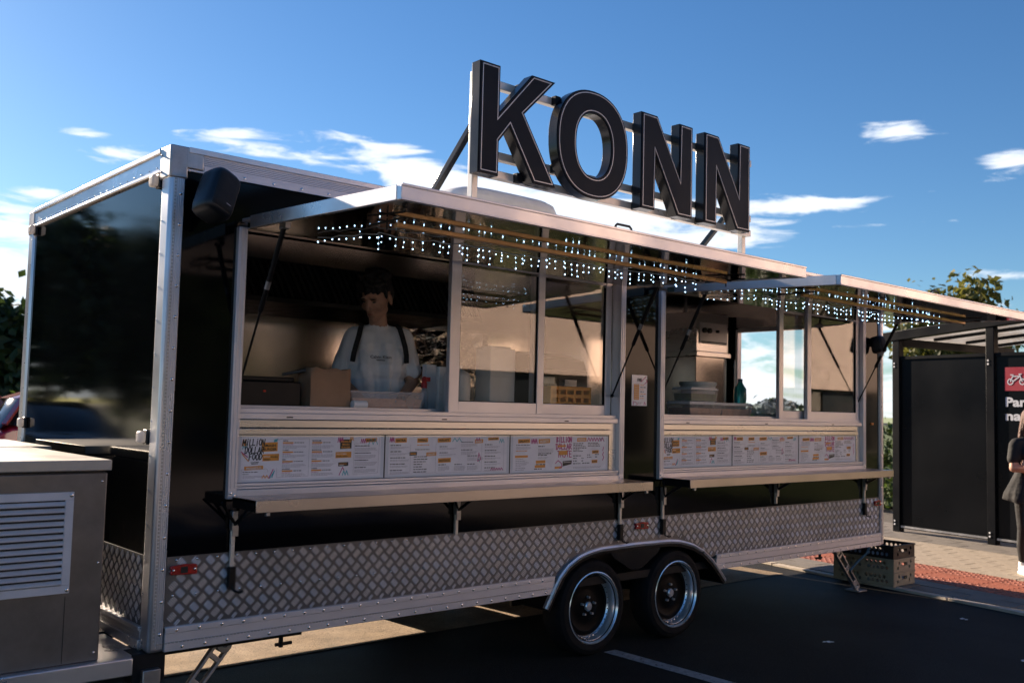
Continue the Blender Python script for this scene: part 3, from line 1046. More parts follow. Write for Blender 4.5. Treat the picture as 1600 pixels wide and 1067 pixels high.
treads(skirt, .066, L - .066, in_skirt, lambda u, w, h: (u, -.002 - h, w))
treads(plate_end, .10, W - .10, lambda u, w: .1 < u < W - .1 and ZP0 + .002 < w < ZP1 - .002, lambda u, w, h: (.002 - h, u, w))
screws('screws', [(.11 + .098 * k, -.004, ZP1 - .016) for k in range(66)] + [(.10 + .108 * k, -.004, .675) for k in range(60) if in_skirt(.10 + .108 * k, .675)], '-y', skirt, .006, .005)
screws('screws', [(.0, .2 + .2 * k, .70 - .01 * (k % 2)) for k in range(10)], '-x', plate_end, .006, .005)
for (a, c) in ((.068, 2.495), (4.12, L - .068)):
    m = MB()
    m.box(a, c, -.016, .012, .470, ZP0, 'alu_side')
    m.box(a, c, -.020, .012, .510, ZP0 + .004, 'alu_side')
    m.box(a, c, -.018, .012, ZB, .470, 'alu_side')
    rl = m.build('bottom_rail', T, bevel=.003)
    n = int((c - a) / .108)
    screws('screws', [(a + .05 + .108 * k, -.020, .523) for k in range(n)] + [(a + .08 + .108 * k, -.018, .447) for k in range(n)], '-y', rl)
m = MB()
m.box(.08, L - .08, .03, W - .05, ZB + .01, ZB + .06, 'underframe')
m.build('floor', T, smooth=False)

# --- wheel arch moulding, spat and wheels
m = MB()
lip = MB()
for i in range(len(ARCH) - 1):
    (xa, za), (xb, zb) = ARCH[i], ARCH[i + 1]

    def off(k, d):
        p, q = ARCH[max(k - 1, 0)], ARCH[min(k + 1, len(ARCH) - 1)]
        t = Vector((q[0] - p[0], q[1] - p[1])).normalized()
        return ARCH[k][0] + t.y * d, ARCH[k][1] - t.x * d
    ja, jb = off(i, .014), off(i + 1, .014)
    ia, ib = off(i, .034), off(i + 1, .034)
    oa, ob = off(i, -.012), off(i + 1, -.012)
    m.hexa([(oa[0], -.022, oa[1]), (ob[0], -.022, ob[1]), (ob[0], -.002, ob[1]), (oa[0], -.002, oa[1]),
            (xa, -.028, za), (xb, -.028, zb), (xb, -.004, zb), (xa, -.004, za)], 'alu')
    m.hexa([(xa, -.032, za), (xb, -.032, zb), (xb, -.004, zb), (xa, -.004, za),
            (ja[0], -.028, ja[1]), (jb[0], -.028, jb[1]), (jb[0], -.004, jb[1]), (ja[0], -.004, ja[1])], 'alu')
    lip.hexa([(ja[0], -.026, ja[1]), (jb[0], -.026, jb[1]), (jb[0], .30, jb[1]), (ja[0], .30, ja[1]),
              (ia[0], -.024, ia[1]), (ib[0], -.024, ib[1]), (ib[0], .30, ib[1]), (ia[0], .30, ia[1])], 'black_metal')
arch = m.build('wheel_arch', T, ang=50)
lip.build('arch_lip', arch, ang=50)
m = MB()
m.prism([(2.98, .648), (3.03, .60), (3.10, .565), (3.17, .525), (3.24, .508), (3.31, .525), (3.38, .565), (3.45, .60), (3.50, .648)], 'y', -.020, -.010, 'letter_side')
m.build('arch_spat', T)
m = MB()
m.box(2.46, 4.18, .03, .36, .70, .72, 'black_metal')
m.box(2.46, 4.18, .34, .36, .30, .70, 'black_metal')
m.build('wheel_well', T, smooth=False)


def wheel(cx, y_out, sgn):
    """sgn = +1: the outer face looks to -y"""
    cz, R, rw = .303, .306, .19
    tyre = MB()
    s = sgn
    prof = [(.206, .012), (.226, .004), (.266, .002), (.290, .014), (.302, .034), (.306, .060), (.306, rw - .06), (.302, rw - .034), (.290, rw - .014), (.266, rw - .002), (.226, rw - .004), (.206, rw - .012)]
    tyre.lathe([(r, t * s) for r, t in prof], (cx, y_out, cz), 'y', 'rubber', 48)
    w = tyre.build('wheel', T, ang=25)
    rim = MB()
    prof = [(.206, .016), (.224, .008), (.228, .000), (.222, -.003), (.214, .006), (.204, .030), (.197, .062), (.190, .070), (.186, .074)]
    rim.lathe([(r, t * s) for r, t in prof], (cx, y_out, cz), 'y', 'chrome', 48)
    rim.build('rim', w, ang=25)
    disc = MB()
    prof = [(.188, .072), (.180, .064), (.160, .062), (.150, .068), (.110, .074), (.090, .070), (.070, .064), (.046, .062), (.0, .062)]
    disc.lathe([(r, t * s) for r, t in prof], (cx, y_out, cz), 'y', 'rim_black', 40)
    disc.build('wheel_disc', w, ang=25)
    cp = MB()
    cp.lathe([(.030, .066 * s), (.030, .050 * s), (.024, .044 * s), (.0, .043 * s)], (cx, y_out, cz), 'y', 'chrome', 20)
    cp.build('hub_cap', w)
    bl = MB()
    for k in range(5):
        a = 2 * math.pi * k / 5 + .3
        p = Vector((cx + .058 * math.cos(a), y_out + .068 * s, cz + .058 * math.sin(a)))
        bl.cyl(p, p + Vector((0, -.024 * s, 0)), .010, 'chrome', .008, n=6)
    bl.build('wheel_nuts', w, kind='stuff')
    st = MB()
    for k in range(34):
        a = 2 * math.pi * k / 34
        p = Vector((cx + .196 * math.cos(a), y_out + .068 * s, cz + .196 * math.sin(a)))
        st.cyl(p, p + Vector((0, -.010 * s, 0)), .0052, 'screw', .004, n=6)
    st.build('rim_bolts', w, kind='stuff')
    return w


for cx in (2.862, 3.683):
    wheel(cx, -.004, 1)
    wheel(cx, W + .004, -1)
for cx in (2.862, 3.683):
    m = MB()
    m.cyl((cx, .18, .303), (cx, W - .18, .303), .035, 'underframe')
    m.build('axle', T)
for y in (.55, W - .55):
    m = MB()
    m.box(-1.2, L - .1, y - .04, y + .04, .40, .437, 'underframe')
    m.build('chassis_beam', T, smooth=False)

for (xa, xb) in ((2.34, 3.09), (3.22, 4.2)):
    m = MB()
    m.box(xa, xb, W - .36, W - .34, .04, .70, 'black_metal')  # unseen plates added to shade the ground behind the wheels
    m.build('far_shadow_plate', T, smooth=False)
# --- lamps
for (xa, xb, z) in ((.082, .202, .788), (3.235, 3.358, .794), (6.40, 6.50, .80)):
    m = MB()
    zc = z
    m.prism([(xa, zc - .018), (xb, zc - .022), (xb + .004, zc - .008), (xb - .004, zc), (xb + .004, zc + .010), (xb, zc + .024), ((xa + xb) / 2, zc + .028), (xa, zc + .022), (xa - .004, zc + .010), (xa + .004, zc), (xa - .004, zc - .008)], 'y', -.020, -.002, 'red_lens')
    lm = m.build('marker_lamp', T, bevel=.003)
    m = MB()
    mx = (xa + xb) / 2
    m.box(mx - .016, mx + .016, -.0225, -.019, zc - .012, zc + .016, 'ink')
    m.build('reflector_core', lm, smooth=False)
    screws('screws', [(xa + .010, -.021, zc + .002), (xb - .010, -.021, zc + .002)], '-y', lm, .006, .003)
for (y, z) in ((.145, 2.585), (.145, 1.387), (W - .125, 2.605), (W - .125, 1.40)):
    m = MB()
    m.box(-.012, .006, y - .036, y + .014, z - .034, z + .034, 'black_plastic')
    lo = m.build('clearance_lamp', T, bevel=.004)
    m = MB()
    m.box(-.040, -.010, y - .03, y + .030, z - .028, z + .028, 'clear_lens')
    m.build('lens', lo, bevel=.012, seg=3)
m = MB()
m.box(6.36, 6.40, -.006, .006, 1.49, 1.51, 'amber_lens')
m.build('reflector', T, bevel=.002)


# --- serving bays -------------------------------------------------------
def bay(x0, x1, boards, sash, brackets):
    # outer frame
    for (a, c) in ((x0, x0 + .046), (x1 - .046, x1)):
        m = MB()
        m.box(a, c, -.024, .06, ZS0, ZS1 - .03, 'alu_side')
        m.box(a + .010, a + .016, -.027, .0, ZS0 + .05, ZS1 - .03, 'alu_side')
        m.box(c - .016, c - .010, -.027, .0, ZS0 + .05, ZS1 - .03, 'alu_side')
        f = m.build('hatch_jamb', T, bevel=.002)
        screws('screws', [((a + c) / 2 - .010, -.026, ZS0 + .028), ((a + c) / 2 + .008, -.026, ZS0 + .018)], '-y', f, .0065, .003)
    m = MB()
    m.box(x0 + .046, x1 - .046, -.006, .10, ZS1 - .012, ZS1, 'alu_side')
    m.build('hatch_head', T, bevel=.002)
    m = MB()
    m.box(x0 + .046, x1 - .046, -.024, .05, ZS0, ZS0 + .042, 'alu_side')
    m.box(x0 + .046, x1 - .046, -.016, .05, ZS0 + .044, ZS0 + .056, 'alu_side')
    m.box(x0 + .046, x1 - .046, -.020, .05, ZS0 + .058, 1.172, 'alu_side')
    m.build('hatch_sill', T, bevel=.002)
    # window track
    m = MB()
    xa, xb = x0 + .046, x1 - .046
    m.box(xa, xb, -.014, .105, 1.478, 1.508, 'alu_side')
    m.box(xa, xb, .004, .014, 1.508, 1.530, 'alu_side')
    m.box(xa, xb, .048, .056, 1.508, 1.530, 'alu_side')
    m.box(xa, xb, .092, .104, 1.508, 1.545, 'alu_side')
    tk = m.build('window_track', T, bevel=.002)
    for k in range(3):
        xc = xa + .25 + k * (xb - xa) * .36
        m = MB()
        m.box(xc, xc + .035, -.0155, -.010, 1.486, 1.492, 'ink')
        m.build('drain_slot', tk, smooth=False)
    # two folded steel strips
    xe = boards[-1][1]
    m = MB()
    m.box(xa, xe, -.014, .03, 1.437, 1.476, 'steel')
    m.build('steel_strip', T, bevel=.003)
    m = MB()
    m.box(xa, xe, -.020, .03, 1.403, 1.434, 'steel')
    m.build('steel_strip', T, bevel=.003)
    m = MB()
    m.box(xe, xb, .008, .04, 1.172, 1.478, 'steel')
    m.build('return_panel', T, bevel=.002)
    # menu boards
    made = []
    for (a, c) in boards:
        m = MB()
        m.box(a, c - .006, .0, .03, 1.174, 1.401, 'board')
        made.append(m.build('menu_board', T, bevel=.001))
        m = MB()
        m.box(c - .006, c, -.002, .03, 1.174, 1.401, 'ink')
        m.build('board_joint', T, smooth=False)
    # worktop behind the track
    m = MB()
    m.box(x0 + .046, x1 - .046, .106, .52, 1.47, 1.536, 'steel_dark')
    m.build('worktop', T, bevel=.003)
    # sliding sashes: (left, right, y)
    for (a, c, y, wl_, wr_) in sash:
        m = MB()
        z0, z1 = 1.512, ZS1 - .014
        m.box(a, a + wl_, y, y + .030, z0, z1, 'alu_side')
        m.box(c - wr_, c, y, y + .030, z0, z1, 'alu_side')
        m.box(a + wl_, c - wr_, y + .002, y + .028, z0, z0 + .082, 'alu_side')
        m.box(a + wl_, c - wr_, y + .002, y + .028, z1 - .026, z1, 'alu_side')
        m.box(a - .004, a + .006, y - .003, y + .028, z0 + .02, z1 - .02, 'alu_side')
        s = m.build('window_sash', T, bevel=.0025)
        m = MB()
        m.box(a + wl_ - .004, c - wr_ + .004, y + .012, y + .017, z0 + .078, z1 - .022, 'glass')
        m.build('pane', s, smooth=False)
        m = MB()
        for (u0, u1, w0, w1) in ((a + wl_, c - wr_, z0 + .080, z0 + .086), (a + wl_, a + wl_ + .005, z0 + .086, z1 - .04), (c - wr_ - .005, c - wr_, z0 + .086, z1 - .04)):
            m.box(u0, u1, y + .006, y + .022, w0, w1, 'rubber')
        m.build('gasket', s, smooth=False)
    # awning hatch: hinged along the top, held nearly level
    yA, yF = -.03, -1.365
    zt = lambda y: 2.438 + (y - yA) * .038
    th = .055
    m = MB()
    xA, xB = x0 + .008, x1 - .006
    m.hexa([(xA, yF, zt(yF) - th * .30), (xB, yF, zt(yF) - th * .30), (xB, yA, zt(yA) - th * .30), (xA, yA, zt(yA) - th * .30),
            (xA, yF, zt(yF)), (xB, yF, zt(yF)), (xB, yA, zt(yA)), (xA, yA, zt(yA))], 'alu_side')
    aw = m.build('awning', T, bevel=.003)
    m = MB()
    e = .004
    m.hexa([(xA + .02, yF + .02, zt(yF) - th + e), (xB - .02, yF + .02, zt(yF) - th + e), (xB - .02, yA - .02, zt(yA) - th + e), (xA + .02, yA - .02, zt(yA) - th + e),
            (xA + .02, yF + .02, zt(yF) - th * .31), (xB - .02, yF + .02, zt(yF) - th * .31), (xB - .02, yA - .02, zt(yA) - th * .31), (xA + .02, yA - .02, zt(yA) - th * .31)], 'mirror')
    m.build('underside', aw, smooth=False)

    def fascia(xa_, xb_, ya_, yb_):
        f = MB()
        f.hexa([(xa_, ya_, zt(ya_) - th), (xb_, ya_, zt(ya_) - th), (xb_, yb_, zt(yb_) - th), (xa_, yb_, zt(yb_) - th),
                (xa_, ya_, zt(ya_) + .004), (xb_, ya_, zt(ya_) + .004), (xb_, yb_, zt(yb_) + .004), (xa_, yb_, zt(yb_) + .004)], 'alu')
        return f
    f = fascia(xA - .004, xB + .004, yF - .012, yF + .018)
    f.box(xA - .004, xB + .004, yF - .016, yF - .010, zt(yF) - .004, zt(yF) + .007, 'alu')
    f.box(xA - .004, xB + .004, yF - .015, yF - .010, zt(yF) - th - .002, zt(yF) - th + .006, 'alu')
    f.build('front_fascia', aw, bevel=.002)
    fascia(xA - .006, xA + .018, yF + .018, yA - .10).build('end_fascia', aw, bevel=.002)
    fascia(xB - .018, xB + .006, yF + .018, yA - .10).build('end_fascia', aw, bevel=.002)
    # two slim bars under the front and their hooks
    for (y, zo) in ((-.955, .022),):
        m = MB()
        zc = zt(y) - th - zo
        m.box(xA + .26, xB - .17, y - .012, y + .012, zc - .011, zc + .011, 'bronze')
        m.build('rail_bar', aw, bevel=.003)
    for xq in (xA + .22, xB - .16):
        m = MB()
        zc = zt(-.95) - th
        m.cyl((xq, -1.08, zc - .014), (xq, -.80, zc - .012), .005, 'black_metal', n=6)
        m.cyl((xq, -.95, zc), (xq, -.95, zc - .05), .004, 'black_metal', n=6)
        m.cyl((xq - .05, -.95, zc - .012), (xq + .05, -.95, zc - .012), .004, 'black_metal', n=6)
        m.build('rail_hook', aw)
    # lifting handle on top
    xm = x0 + (1.655 - .334) * (1.0 if x0 < 1 else 1.03)
    m = MB()
    zc = zt(-1.30)
    m.tube([(xm - .055, -1.30, zc), (xm - .055, -1.30, zc + .032), (xm - .043, -1.30, zc + .042), (xm + .043, -1.30, zc + .042), (xm + .055, -1.30, zc + .032), (xm + .055, -1.30, zc)], .006, 'black_metal')
    m.build('lift_handle', aw)
    # gas struts
    for xg in (x0 + .066, x1 - .066):
        A = Vector((xg, -.345, zt(-.345) - th - .012))
        B = Vector((xg, .030, 1.66))
        Mid = A.lerp(B, .52)
        m = MB()
        m.cyl(A, Mid, .0125, 'black_metal', n=12)
        m.cyl(Mid, Mid + (B - A).normalized() * .012, .0125, 'black_metal', .008, n=12)
        gs = m.build('gas_strut', T)
        m = MB()
        m.cyl(Mid, B, .0055, 'black_metal', n=8)
        m.sphere(B, .012, 'black_metal', 8, 6)
        m.build('piston_rod', gs)
        m = MB()
        m.box(xg - .008, xg + .018, -.375, -.315, A.z - .002, A.z + .016, 'zinc')
        m.cyl((xg - .02, -.345, A.z), (xg + .02, -.345, A.z), .006, 'zinc', n=8)
        m.build('strut_bracket', gs)
        m = MB()
        c = A.lerp(B, .36)
        d = (B - A).normalized()
        m.cyl(c - d * .02, c + d * .02, .0131, 'zinc', n=12)
        m.build('strut_label', gs)
    # customer shelf
    ys = -.272
    m = MB()
    sx0, sx1 = x0 + .022, x1 + .006
    m.box(sx0, sx1, ys, -.026, 1.100, 1.114, 'steel_shelf')
    m.box(sx0, sx1, ys - .001, ys + .018, 1.058, 1.1135, 'steel_shelf')
    m.box(sx0, sx0 + .003, ys, -.03, 1.062, 1.112, 'black_metal')
    m.box(sx1 - .003, sx1, ys, -.03, 1.062, 1.112, 'steel_shelf')
    sh = m.build('serving_shelf', T, bevel=.002)
    for xq in (sx0 + .06, sx1 - .05):
        m = MB()
        m.box(xq, xq + .020, ys + .012, ys + .03, 1.040, 1.060, 'zinc')
        m.build('shelf_socket', sh, bevel=.002)
    for k, (xq, zlow) in enumerate(brackets):
        m = MB()
        m.box(xq - .010, xq + .010, -.022, -.004, zlow, 1.02, 'rail')
        br = m.build('shelf_bracket', sh, bevel=.002)
        m = MB()
        m.box(xq - .014, xq + .014, -.036, -.004, .955, 1.045, 'zinc')
        m.box(xq - .008, xq + .022, -.030, -.012, .925, .975, 'zinc')
        m.build('bracket_hinge', br, bevel=.002)
        m = MB()
        m.bar((xq, -.022, .975), (xq - .005, ys + .05, 1.09), .012, .012, 'black_metal')
        m.bar((xq, -.03, .985), (xq + .13, -.10, 1.095), .010, .010, 'black_metal')
        m.bar((xq, -.03, .985), (xq - .10, -.10, 1.095), .010, .010, 'black_metal')
        m.box(xq - .012, xq + .012, ys + .02, -.03, 1.086, 1.100, 'black_metal')
        m.build('bracket_arm', br)
        if zlow < .8:
            m = MB()
            m.box(xq - .016, xq + .016, -.034, -.006, zlow - .02, zlow + .085, 'black_metal')
            m.cyl((xq, -.036, zlow + .06), (xq, -.006, zlow + .06), .010, 'black_metal', n=8)
            m.tube([(xq, -.03, zlow), (xq + .004, -.036, zlow - .025), (xq + .03, -.05, zlow - .035), (xq + .05, -.05, zlow - .03)], .006, 'black_metal', 6)
            m.build('bracket_catch', br, bevel=.002)
    return made


B1 = bay(BAYS[0][0], BAYS[0][1], [(.382, 1.228), (1.228, 2.118), (2.118, 2.975)],
         [(1.655, 2.39, .012, .072, .055), (2.335, 3.045, .056, .060, .055)],
         [(.372, .70), (1.713, .845), (3.078, .735)])
B2 = bay(BAYS[1][0], BAYS[1][1], [(3.508, 4.320), (4.320, 5.210), (5.210, 6.105)],
         [(5.015, 5.46, .056, .060, .045), (5.355, 6.18, .012, .060, .05)],
         [(3.510, .745), (4.872, .87), (6.217, .73)])

m = MB()
m.box(4.15, 6.45, W - .03, W - .01, .03, .435, 'black_metal')  # unseen panel added to keep low sun off the ground below
m.build('far_sun_blocker', T, smooth=False)

# --- stabiliser legs, steps of the drawbar, platform
def stab(x, y, side, parent=T):
    m = MB()
    A, B_ = Vector((x, y, .385)), Vector((x - .30 * side, y - .03, .03))
    d = (B_ - A).normalized()
    s = Vector((0, 1, 0))
    t = d.cross(s).normalized()
    # pressed steel arm with two slots: side webs and rungs
    for k in (-1, 1):
        m.bar(A + t * .034 * k, B_ + t * .026 * k, .03, .016, 'zinc', up=t)
    for q in (0.0, .16, .46, .52, .84, .90, 1.0):
        c = A.lerp(B_, q)
        m.bar(c - t * .036, c + t * .036, .026, .024, 'zinc', up=d)
    m.cyl(A - s * .022, A + s * .022, .040, 'zinc', n=14)
    lg = m.build('stabiliser_leg', T, bevel=.003)
    m = MB()
    m.cyl(A - s * .03, A + s * .03, .015, 'screw', n=6)
    m.build('pivot_bolt', lg)
    m = MB()
    m.box(B_.x - .07, B_.x + .07, y - .09, y + .05, .004, .018, 'zinc')
    m.cyl((B_.x, y - .02, .018), (B_.x, y - .02, .05), .02, 'zinc', n=8)
    m.build('foot_plate', lg, bevel=.004)
    m = MB()
    m.box(min(x - .45 * side, x + .40 * side), max(x - .45 * side, x + .40 * side), y - .05, y + .05, .385, .428, 'underframe')
    m.cyl((x + .30 * side, y - .02, .385), (x + .30 * side, y - .02, .33), .012, 'underframe', n=8)
    m.cyl((x + .27 * side, y - .02, .345), (x + .36 * side, y - .02, .345), .009, 'underframe', n=8)
    m.build('leg_slide', lg, smooth=False)


stab(.43, .16, 1)
stab(6.16, .22, -1)
m = MB()
m.tube([(6.30, .17, .20), (6.42, .16, .27), (6.55, .15, .33), (6.62, .15, .40)], .010, 'strap', 6)
m.build('blue_strap', T)
# drawbar platform
for (ya, yb) in ((-.035, .03), (W - .03, W + .035)):
    m = MB()
    m.box(-1.9, -.075, ya, yb, .355, .432, 'alu')
    m.build('platform_rail', T, bevel=.006)
m = MB()
m.box(-1.9, -.02, .03, W - .03, .40, .428, 'alu')
m.build('platform_deck', T, smooth=False)
m = MB()
m.box(-.06, .09, .02, .14, .30, .43, 'underframe')
m.box(-.02, .06, -.01, .05, .22, .36, 'zinc')
m.cyl((.02, -.03, .28), (.02, .06, .28), .018, 'underframe', n=10)
m.bar((.02, .1, .34), (-1.9, W / 2 - .06, .34), .07, .10, 'underframe')
m.bar((.02, W - .1, .34), (-1.9, W / 2 + .06, .34), .07, .10, 'underframe')
m.build('drawbar', T, bevel=.004)

# --- open rear door and doorway wall
DY0, DY1, DZ1 = .70, 1.56, 2.42
m = MB()
m.box(L - .04, L - .002, .09, DY0, ZB, 2.63, 'black_side')
m.box(L - .04, L - .002, DY1, W - .09, ZB, 2.63, 'black_side')
m.box(L - .04, L - .002, DY0, DY1, DZ1, 2.63, 'black_side')
m.build('rear_end_wall', T, smooth=False)
m = MB()
m.box(L - .055, L + .01, DY0 - .02, DY0 + .025, ZB + .05, DZ1, 'alu_side')
m.box(L - .055, L + .01, DY1 - .025, DY1 + .02, ZB + .05, DZ1, 'alu_side')
m.box(L - .055, L + .01, DY0 + .025, DY1 - .025, DZ1 - .03, DZ1 + .01, 'alu_side')
m.build('door_frame', T, bevel=.003)
m = MB()
m.box(L + .02, L + .88, W - .03, W + .005, ZB + .04, 2.40, 'black_side')
dr = m.build('rear_door', T, bevel=.006)
m = MB()
m.box(L + .72, L + .80, W - .06, W - .03, 1.35, 1.50, 'zinc')
m.build('door_handle', dr, bevel=.004)

# --- interior lining
m = MB()
m.box(.05, L - .05, W - .075, W - .055, ZB + .06, 2.68, 'steel_dark')
m.build('back_lining', T, smooth=False)
m = MB()
m.box(.042, .055, .05, W - .08, ZB + .06, 2.68, 'steel_dark')
m.build('end_lining', T, smooth=False)
m = MB()
m.box(L - .056, L - .042, .05, DY0, ZB + .06, 2.68, 'steel_dark')
m.box(L - .056, L - .042, DY1, W - .08, ZB + .06, 2.68, 'steel_dark')
m.box(L - .056, L - .042, DY0, DY1, DZ1 + .01, 2.68, 'steel_dark')
m.build('rear_lining', T, smooth=False)
m = MB()
m.box(.05, L - .05, .045, W - .05, 2.665, 2.685, 'steel_dark')
m.build('ceiling_lining', T, smooth=False)
m = MB()
m.box(.06, L - .06, .05, .10, 2.44, 2.66, 'steel_dark')
m.build('inner_header', T, smooth=False)
# extractor hood with baffle filters
m = MB()
m.prism([(1.40, 2.24), (W - .08, 2.20), (W - .08, 2.655), (1.55, 2.655), (1.53, 2.50)], 'x', .30, 3.02, 'black_metal')
hd = m.build('extractor_hood', T)
fd = (Vector((0, 1.53, 2.50)) - Vector((0, 1.40, 2.24)))
fn_ = Vector((0, -fd.z, fd.y)).normalized()
for k in range(10):
    x = .34 + k * .266
    m = MB()
    for j in range(5):
        a = x + .012 + j * .048
        p0 = Vector((a + .05, 1.40, 2.25)) + fn_ * .008
        p1 = Vector((a, 1.53, 2.49)) + fn_ * .008
        m.bar(p0, p1, .022, .014, 'baffle', up=fn_)
    m.build('baffle_filter', hd, smooth=False)
m = MB()
m.box(.30, 3.02, 1.500, 1.528, 2.505, 2.655, 'steel_dark')
m.build('hood_trim', hd, smooth=False)
m = MB()
m.box(.30, 3.02, 1.392, 1.402, 2.215, 2.245, 'black_metal')
m.build('hood_edge', hd, smooth=False)
# interior end window
m = MB()
m.box(.055, .075, .55, .95, 1.98, 2.34, 'alu')
iw = m.build('inner_window', T, bevel=.004)
m = MB()
m.box(.074, .080, .58, .92, 2.01, 2.31, 'dark_glass')
m.build('pane', iw, smooth=False)

# ================================================================== MENU PRINTS
GL = {  # single-stroke brush letters on a 0..1 square
    'M': [[(0, 0), (.05, 1), (.5, .35), (.95, 1), (1, 0)]], 'I': [[(.5, 0), (.5, .8)], [(.45, 1), (.58, 1.02)]], 'L': [[(.1, 1), (.12, 0), (.95, .05)]],
    'O': [[(.5, 0), (.08, .3), (.1, .75), (.5, 1), (.92, .7), (.9, .25), (.5, 0)]], 'N': [[(0, 0), (.08, 1), (.85, .05), (.95, 1.05)]],
    'D': [[(.15, 0), (.1, 1)], [(-.1, .95), (.6, 1), (1, .55), (.6, .05), (.05, 0)]], 'A': [[(0, 0), (.5, 1), (.95, 0)], [(.2, .35), (.8, .38)]],
    'R': [[(.1, 0), (.1, 1), (.8, .9), (.8, .6), (.1, .5), (.95, 0)]], 'F': [[(.15, 0), (.1, 1), (.95, 1.02)], [(.1, .55), (.75, .58)]],
    'B': [[(.1, 0), (.1, 1), (.8, .85), (.15, .52), (.9, .3), (.1, 0)]], 'T': [[(.5, 0), (.5, 1)], [(0, 1), (1, 1.02)]],
    'S': [[(.9, .9), (.3, 1), (.1, .7), (.85, .35), (.6, 0), (0, .1)]], 'E': [[(.9, 1), (.1, 1), (.12, 0), (.95, 0)], [(.1, .52), (.75, .54)]],
}


class Print:
    """flat print on a surface: u to the right, v up (units of the design), mapped by place(u, v, h)"""

    def __init__(self, place):
        self.m, self.place, self.lv = MB(), place, 0

    def h(self, lv):
        return .0006 + .0003 * lv

    def quad(self, pts, mat, lv=1):
        self.m.add([self.place(u, v, self.h(lv)) for u, v in pts], [tuple(range(len(pts)))], mat)

    def rect(self, u, v, w, h, mat, lv=1, skew=0.0):
        self.quad([(u, v), (u + w, v + skew), (u + w, v + h + skew), (u, v + h)], mat, lv)

    def text(self, s, u, v, size, mat, width=None, bold=.02, lv=3, skew=0.0):
        vs, fs, w = text_geo(s, bold)
        sx_ = size if width is None else width / w
        self.m.add([self.place(u + p[0] * sx_, v + p[1] * size + p[0] * sx_ * skew, self.h(lv)) for p in vs], fs, mat)

    def stroke(self, pts, t, mat, lv=3):
        for (a, b_) in zip(pts[:-1], pts[1:]):
            a, b_ = Vector(a), Vector(b_)
            d = (b_ - a)
            if d.length < 1e-6:
                continue
            d.normalize()
            n_ = Vector((-d.y, d.x)) * t / 2
            a2, b2 = a - d * t * .35, b_ + d * t * .35
            self.quad([tuple(a2 - n_), tuple(b2 - n_), tuple(b2 + n_), tuple(a2 + n_)], mat, lv)
            lv += .12

    def brush(self, s, u, v, w, h, t, mat, gap=.16, slant=.0):
        n_ = len(s)
        cw = w / n_
        for i, ch in enumerate(s):
            for st in GL.get(ch, []):
                self.stroke([(u + i * cw + (p[0] * (1 - gap)) * cw + p[1] * slant * h, v + p[1] * h + (.06 * h if i % 2 else 0)) for p in st], t, mat)

    def para(self, u, v, w, rows, lh, rng, mat='ink_grey', t=.38):
        for r in range(rows):
            x = u
            end = u + w * (rng.uniform(.55, 1.0) if r == rows - 1 else rng.uniform(.9, 1.0))
            while x < end:
                ww = min(rng.uniform(.8, 2.4) * lh, end - x)
                self.rect(x, v - r * lh, ww, lh * t, mat)
                x += ww + lh * .45

    def squig(self, u, v, w, h, t, mat, n=3):
        pts = []
        for k in range(n * 2 + 1):
            pts.append((u + w * k / (n * 2), v + (h if k % 2 else 0)))
        self.stroke(pts, t, mat, 2)


def head(P, s, u, v, w, h, ink='ink', back='ink_orange', sk=.04):
    P.rect(u, v, w, h, back, 1, w * sk)
    P.text(s, u + w * .1, v + h * .22, h * .72, ink, w * .8, .03, 3, sk)


